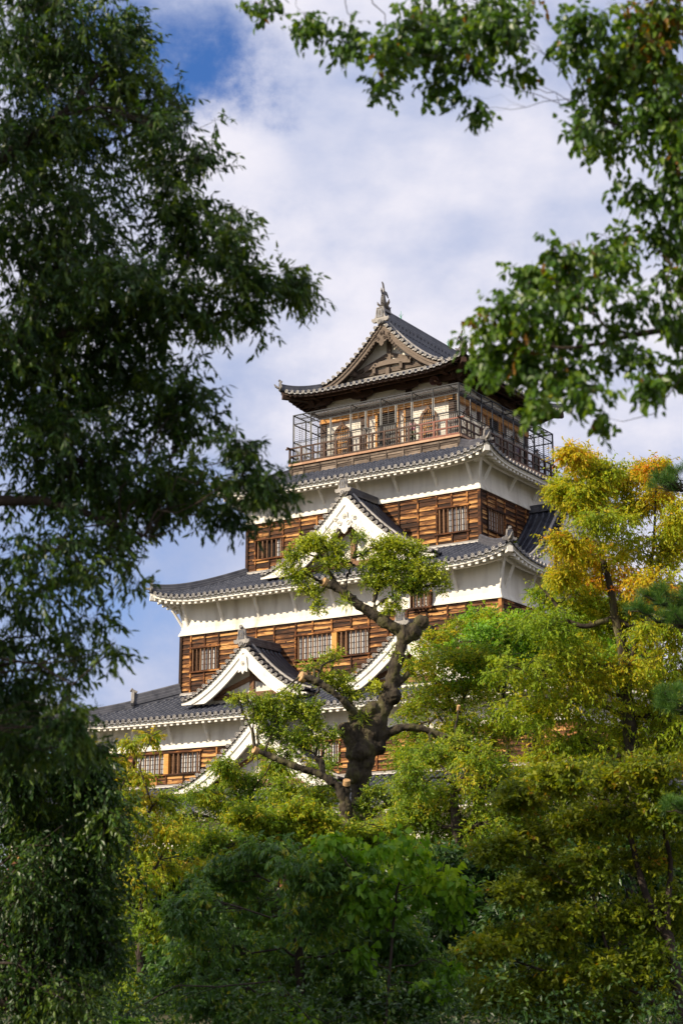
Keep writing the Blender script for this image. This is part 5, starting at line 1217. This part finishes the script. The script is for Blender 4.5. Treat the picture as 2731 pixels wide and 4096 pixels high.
# bare twiggy boughs of the same height in front of the right wall
G_ = [(1010, 1470, 50, 34, .55), (960, 1520, 44, 40, .45), (1070, 1440, 60, 30, .55), (1130, 1425, 50, 26, .5), (1190, 1440, 60, 34, .25), (1060, 1510, 90, 44, .45), (1160, 1500, 80, 44, .4), (960, 1600, 60, 50, .5), (1050, 1590, 90, 50, .45), (1150, 1580, 80, 50, .45), (950, 1680, 60, 40, .4), (1050, 1670, 90, 48, .4), (1160, 1670, 90, 52, .4), (940, 1730, 55, 30, .4), (1080, 1740, 90, 44, .3)]
gtree('maple_tree', 'yellow-green maple between the pruned tree and the yellowing tree', 'tree', None, 60, G_, M['leaf_green'], 43,
      [([(1120, 2100), (1110, 1900), (1090, 1760), (1050, 1640), (1000, 1560), (960, 1480)], [.26, .22, .18, .12, .08, .03]), ([(1100, 1800), (1150, 1650), (1160, 1540), (1130, 1460)], [.12, .08, .05, .02]), ([(1050, 1640), (1080, 1560), (1070, 1470)], [.07, .05, .02])],
      hue=.5, dens=3.0, hs=.14, grow=1.2, **dict(cfg, leaf=(.10, .06), leafdroop=.1, flat_=.5))
F_ = [(1095, 1415, 42, 22, .4), (1130, 1440, 60, 30, .35), (1200, 1425, 60, 28, .45), (1260, 1450, 60, 40, .4), (1390, 1400, 60, 30, .45), (1340, 1440, 70, 40, .4), (1220, 1500, 110, 60, .3), (1380, 1520, 110, 70, .3), (1100, 1520, 110, 60, .3)]
gtree('broadleaf_tree', 'bright green rounded tree close under the right wall of the keep', 'tree', None, 60, F_, M['leaf_big'], 45, [([(1230, 2000), (1230, 1800), (1240, 1600), (1240, 1480)], [.3, .25, .18, .08])], hue=.4, dens=2.6, hs=.25, grow=1.15, **dict(cfg, leaf=(.13, .07)))
H_ = [(945, 1790, 45, 50, .35), (1000, 1830, 80, 60, .4), (1110, 1810, 90, 56, .45), (930, 1890, 80, 50, .3), (1050, 1910, 100, 50, .3), (1200, 1790, 90, 60, .4), (1180, 1880, 100, 60, .3), (1150, 1970, 100, 50, .15), (1290, 1830, 90, 70, .3), (1000, 1730, 70, 30, .4), (960, 1960, 90, 40, .3), (1080, 1990, 90, 44, .25), (1240, 1960, 100, 50, .3), (1340, 1920, 90, 60, .3), (950, 1870, 50, 40, .4), (1130, 1900, 80, 50, .4), (1100, 1740, 70, 40, .45)]
gtree('broadleaf_tree', 'dense mid-green tree right of the lower trunk of the pruned tree', 'tree', None, 50, H_, M['leaf_green'], 47, [([(1060, 2150), (1060, 2000), (1050, 1900), (1040, 1800)], [.28, .24, .18, .08])], hue=.3, dens=3.0, hs=.12, grow=1.15, **dict(cfg, leaf=(.13, .045), leafdroop=.6))
I_ = [(520, 1760, 26, 22, .5, .8), (560, 1790, 60, 34, .45), (640, 1760, 34, 26, .55), (650, 1810, 70, 36, .45), (470, 1830, 70, 34, .45), (730, 1830, 60, 36, .5), (560, 1860, 90, 44, .45), (680, 1880, 90, 44, .5), (400, 1880, 60, 36, .5), (460, 1920, 80, 40, .45), (760, 1900, 40, 40, .5), (590, 1930, 90, 40, .55), (700, 1700, 50, 40, .6, .5), (740, 1760, 40, 40, .6, .5), (610, 1720, 20, 20, .6, .4), (700, 1930, 90, 40, .6), (780, 1960, 80, 40, .55), (860, 1930, 50, 30, .5, .8), (820, 1895, 40, 26, .5, .8), (500, 1960, 90, 40, .5)]
gtree('broadleaf_tree', 'green tree with yellowish shoots below the lowest visible gable, left of the pruned tree', 'tree', None, 60, I_, M['leaf_green'], 49, [([(580, 2150), (580, 2000), (570, 1900), (580, 1820)], [.2, .17, .12, .05])], hue=.45, dens=3.6, **dict(cfg, leaf=(.13, .045), leafdroop=.7))
Sx = [(560, 1880, 50, 26, .8), (620, 1895, 50, 26, .75), (690, 1870, 40, 30, .85), (740, 1900, 44, 26, .8), (800, 1925, 50, 24, .7), (860, 1930, 40, 20, .6), (660, 1930, 80, 30, .7), (560, 1940, 80, 34, .65), (480, 1950, 60, 36, .6), (760, 1955, 70, 26, .6), (905, 1905, 34, 22, .6, .7), (610, 1985, 110, 36, .55), (740, 1990, 90, 30, .5)]
gtree('leafy_shrub', 'sunlit shrub with upright yellow-tipped shoots in front of the base of the pruned tree', 'shrub', None, 42, Sx, M['leaf_green'], 50, [([(660, 2250), (660, 2100), (650, 1980), (640, 1900)], [.09, .07, .05, .02])], hue=.7, hs=-.2, dens=3.4, **dict(cfg, leaf=(.13, .042), tl=.3, leafdroop=.6, droop=-.4, limb_r=.02))
J_ = [(215, 1725, 26, 24, .75, .5), (265, 1745, 36, 16, .8, .5), (345, 1690, 36, 12, .8, .5), (300, 1705, 20, 12, .8, .4), (270, 1775, 40, 22, .75, .8), (320, 1780, 24, 14, .8, .5), (250, 1810, 44, 24, .7, .8), (300, 1830, 40, 20, .7, .7), (230, 1860, 44, 30, .6), (310, 1880, 60, 34, .7), (370, 1840, 40, 24, .7, .8), (390, 1910, 60, 36, .7), (310, 1950, 80, 44, .6), (390, 1990, 70, 44, .6), (320, 2030, 70, 44, .5), (460, 1980, 60, 40, .6), (280, 2090, 50, 40, .6, .7), (350, 2130, 60, 50, .45), (290, 2180, 46, 40, .5, .7), (300, 2270, 60, 50, .4)]
gtree('cherry_tree', 'slender young tree with sparse yellowing leaves in front of the left windows', 'tree', None, 40, J_, M['leaf_green'], 51,
      [([(330, 2330), (320, 2200), (330, 2050), (300, 1950), (260, 1850), (230, 1760)], [.10, .08, .06, .05, .03, .015]), ([(300, 1950), (350, 1850), (320, 1760), (350, 1690), (385, 1672)], [.04, .03, .02, .012, .005]), ([(260, 1850), (310, 1740), (340, 1700)], [.02, .012, .006]), ([(330, 2050), (380, 1950), (400, 1890)], [.04, .025, .01])],
      hue=.7, dens=2.3, **dict(cfg, leaf=(.12, .042), tl=.3, leafdroop=.9, limb_r=.02, nt=11))
# dark evergreen bush in front, big-leaved tree and maple in the shade
K_ = [(620, 1960, 110, 50, .35), (520, 2010, 90, 60, .35), (720, 2010, 110, 60, .4), (820, 2030, 80, 60, .35), (600, 2080, 130, 80, .4), (440, 2090, 70, 70, .35), (740, 2110, 130, 80, .4), (880, 2120, 100, 70, .3), (500, 2180, 120, 80, .4), (640, 2210, 130, 80, .45), (800, 2210, 130, 80, .4), (940, 2190, 90, 70, .3), (400, 2230, 80, 80, .3), (480, 2300, 120, 70, .4), (640, 2320, 140, 60, .45), (820, 2310, 140, 70, .4), (970, 2290, 90, 80, .3)]
gtree('evergreen_oak', 'rounded dark blue-green evergreen filling the bottom centre', 'tree', None, 31, K_, M['leaf_evergreen'], 53, [([(700, 2500), (700, 2350), (690, 2200), (680, 2100)], [.12, .10, .08, .04])], hue=.4, dens=6.0, jy=1.6, **dict(cfg, leaf=(.145, .046), tl=.15, leafdroop=.9, droop=.1, cr=.36, nc=11, nt=9, m=7, limb_r=.02, tr=.004, hj=.4))
Lb = [(760, 1935, 40, 28, .6), (810, 1960, 34, 30, .5), (900, 1950, 60, 36, .6), (960, 1960, 46, 40, .75), (930, 2000, 50, 34, .8), (1010, 2020, 50, 34, .85), (1060, 2040, 40, 26, .6), (870, 2030, 60, 26, .4), (960, 2060, 70, 30, .4), (1040, 2080, 40, 26, .3), (830, 2070, 40, 24, .4), (880, 2100, 50, 20, .3), (835, 2190, 14, 14, .4, .6), (1000, 2255, 36, 20, .4, .5), (1035, 2225, 26, 14, .4, .5), (680, 2335, 36, 14, .5, .6), (290, 2330, 34, 16, .5, .6)]
gtree('broad_leaved_tree', 'young tree with large heart-shaped bright green leaves in front of the dark evergreen', 'tree', None, 29, Lb, M['leaf_big'], 55,
      [([(880, 2500), (890, 2300), (900, 2150), (910, 2050), (930, 1970)], [.03, .026, .022, .018, .01]), ([(900, 2150), (830, 2030), (780, 1960)], [.03, .02, .01])], hue=.4, dens=2.2, jy=.5,
      **dict(cfg, leaf=(.15, .12), shape='heart', nc=8, nt=5, m=3, tl=.22, leafdroop=1.0, droop=.2, cr=.45, limb_r=.015, tr=.004))
Mm = [(1490, 1770, 80, 50, .55), (1390, 1790, 80, 50, .5), (1290, 1790, 70, 40, .55), (1200, 1830, 60, 36, .5), (1540, 1860, 60, 60, .4), (1440, 1870, 90, 54, .45), (1330, 1880, 90, 50, .5), (1230, 1930, 80, 40, .5), (1150, 1950, 60, 30, .45), (1500, 1970, 90, 60, .4), (1370, 1990, 90, 54, .45), (1260, 2030, 80, 44, .5), (1180, 2050, 50, 26, .5, .7), (1540, 2090, 60, 70, .35), (1430, 2100, 90, 56, .45), (1300, 2130, 90, 44, .5), (1190, 2150, 80, 30, .5), (1110, 2180, 50, 22, .5), (1490, 2210, 90, 60, .35), (1360, 2230, 90, 50, .45), (1240, 2250, 80, 40, .45), (1150, 2280, 70, 30, .4), (1430, 2320, 110, 50, .35), (1290, 2330, 90, 40, .4)]
gtree('maple_tree', 'shaded olive-green maple with thin dark stems in the lower right corner', 'tree', None, 28, Mm, M['leaf_olive'], 57,
      [([(1560, 2480), (1560, 2280), (1530, 2150), (1480, 2050), (1440, 1900), (1420, 1780)], [.14, .12, .09, .06, .04, .02]), ([(1530, 2150), (1540, 1980), (1510, 1850), (1505, 1740)], [.06, .04, .03, .01]), ([(1545, 2260), (1480, 2270), (1400, 2210), (1360, 2050)], [.06, .04, .03, .015]), ([(1500, 2300), (1380, 2240), (1250, 2230), (1130, 2190)], [.04, .03, .02, .01])],
      hue=.5, dens=5.4, grow=1.12, jy=1.0, **dict(cfg, leaf=(.10, .05), tl=.20, leafdroop=.25, droop=.05, flat_=.4, cr=.36, nt=11, m=7, limb_r=.02, tr=.003))
# dark trees that close the background at the foot of the picture
for i, (lbx, Y, lst) in enumerate([('dark evergreen behind the young yellowing tree at the left', 46, [(180, 1960, 110, 80), (330, 1990, 120, 70), (120, 2120, 140, 90), (290, 2130, 150, 90), (420, 2080, 120, 80), (200, 2270, 170, 90), (400, 2250, 150, 90)]),
                                   ('dark evergreen low behind the centre of the bushes', 56, [(520, 1990, 110, 60), (660, 1960, 110, 50), (800, 1990, 120, 60), (930, 2010, 120, 60), (600, 2110, 150, 90), (800, 2120, 160, 90), (600, 2260, 180, 90), (820, 2260, 180, 90)]),
                                   ('dark evergreen deep in the shade at the lower right', 44, [(1040, 2010, 110, 70), (1170, 2000, 120, 70), (1310, 1970, 130, 80), (1450, 1960, 140, 90), (1060, 2140, 120, 90), (1220, 2130, 140, 90), (1400, 2120, 150, 90), (1550, 2080, 100, 110), (1100, 2280, 150, 90), (1300, 2270, 160, 90), (1490, 2260, 160, 100)])]):
    gtree('evergreen_tree', lbx, 'tree', None, Y, lst, M['leaf_dark'], 60+i, [([((lst[0][0]+lst[-1][0])/2, 2380), (lst[3][0], 2150), (lst[3][0], 2000)], [.3, .25, .12])], hue=.4, dens=2.6, barkm=M['darkbark'], **dict(cfg, leaf=(.22, .10), nt=16, m=8, tl=.5, cr=.34, twigs=.1))
# weed growing on the roof by the side window
lv = Leaves(90); c = np.array(kw(8.0, -5.0, 20.05)); 
lv.clusters(np.array([c+(0, 0, .25), c+(.15, 0, .4), c+(-.15, .1, .2)]), np.full((3, 3), .22), 22, 7, .2, .09, .04, np.array([.5, .6, .4]), .3, .1, .1, .8, 'quad', .5, .005)
t = empty('weed_clump', tuple(c)); tag(t, 'small green weed clump growing on the roof below the side window', 'plant')
for mb_, nm, mt in ((lv.mb, 'foliage', 'leaf_green'), (lv.tw, 'stems', 'darkbark')):
    o = mb_.build(nm, [M[mt]], t); o.location = -c

# low growth on the ground that nobody could count
lv = Leaves(95); rg = np.random.default_rng(96); k = 520
Yq = rg.uniform(25, 60, k); Xq = (rg.random(k)-.5)*Yq*.5
lv.clusters(np.stack([Xq, Yq, rg.uniform(.1, .9, k)], 1), np.full((k, 3), .75)*np.array([1, 1, .7]), 16, 8, .4, .10, .045, np.clip(.35+rg.normal(size=k)*.25, 0, 1), .3, .2, .3, .8, 'quad', 0)
tag(lv.mb.build('undergrowth', [M['leaf_dark']]), 'low dark leafy ground cover under the trees', 'undergrowth', None, 'stuff')

# ---------------------------------------------------------------- distant modern building at the left
M['facade'] = noisy('grey_panel', [(.3, (.30, .36, .44)), (.7, (.36, .42, .50))], (1, 1, 1), .4, .6, bump=0)
M['glass'] = noisy('blue_glass', [(.3, (.10, .20, .30)), (.7, (.16, .30, .40))], (1, 1, 1), .3, .15, bump=0, spec=.8)
M['panel_light'] = noisy('pale_frame', [(.3, (.55, .58, .60)), (.7, (.62, .65, .67))], (1, 1, 1), .5, .5, bump=0)
Yb = 230; a = W(20, 1596, Yb); b = W(118, 1640, Yb); 
t = empty('distant_building', (a[0], Yb, 0)); tag(t, 'pale grey modern building with sloping roof line far behind the left trees', 'building')
mb = MB(); mb.prism([(a[0]-22, Yb, 0), (b[0]+1, Yb, 0), (b[0]+1, Yb, b[2]), (a[0]+5.5, Yb, a[2]), (a[0]-22, Yb, a[2])], (0, 14, 0), 0)
o = mb.build('wall', [M['facade']], t); o.location = (-a[0], -Yb, 0)
for i in range(6):
    for j in range(5):
        x = a[0]-14+i*4.2; z = a[2]-3.2-j*3.6
        if x > b[0]-2 and z > b[2]-2: continue
        mb = MB(); mb.box(x, x+1.0, Yb-.06, Yb+.02, z, z+1.1, 0); o = mb.build('window', [M['panel_light']], t); o.location = (-a[0], -Yb, 0)
Yc = 170; a = W(85, 1672, Yc); b = W(215, 1672, Yc)
t = empty('distant_building', (a[0], Yc, 0)); tag(t, 'low building with blue glass front seen through leaves below the left eaves', 'building')
mb = MB(); mb.box(a[0], b[0], Yc, Yc+12, 0, a[2], 0); o = mb.build('wall', [M['glass']], t); o.location = (-a[0], -Yc, 0)
mb = MB(); mb.box(a[0]-.3, b[0]+.3, Yc-.3, Yc+12.3, a[2], a[2]+.6, 0)
for x in np.arange(a[0], b[0], 1.6): mb.box(x-.06, x+.06, Yc-.12, Yc, 0, a[2], 0)
for z in np.arange(2, a[2], 3.2): mb.box(a[0], b[0], Yc-.1, Yc-.004, z, z+.25, 0)
o = mb.build('frame', [M['panel_light']], t); o.location = (-a[0], -Yc, 0)

# ---------------------------------------------------------------- ground
M['soil'] = noisy('garden_ground', [(.3, (.045, .04, .022)), (.6, (.09, .08, .04)), (.8, (.13, .12, .07))], (1, 1, 1), .35, .95, 8, .5, .05)
xs = np.concatenate([[-4000, -1200, -400], np.linspace(-120, 120, 61), [400, 1200, 4000]]); ys = np.concatenate([[-3000, -400, -60], np.linspace(-20, 180, 61), [400, 1200, 5000]])
X, Yg = np.meshgrid(xs, ys, indexing='ij'); Z = .12*np.sin(X*.21+1)*np.cos(Yg*.17)-.13
g = MB(); g.grid(np.stack([X, Yg, Z], -1), 0, True); tag(g.build('ground', [M['soil']]), 'bare earth garden ground under the trees', None, None, 'structure')
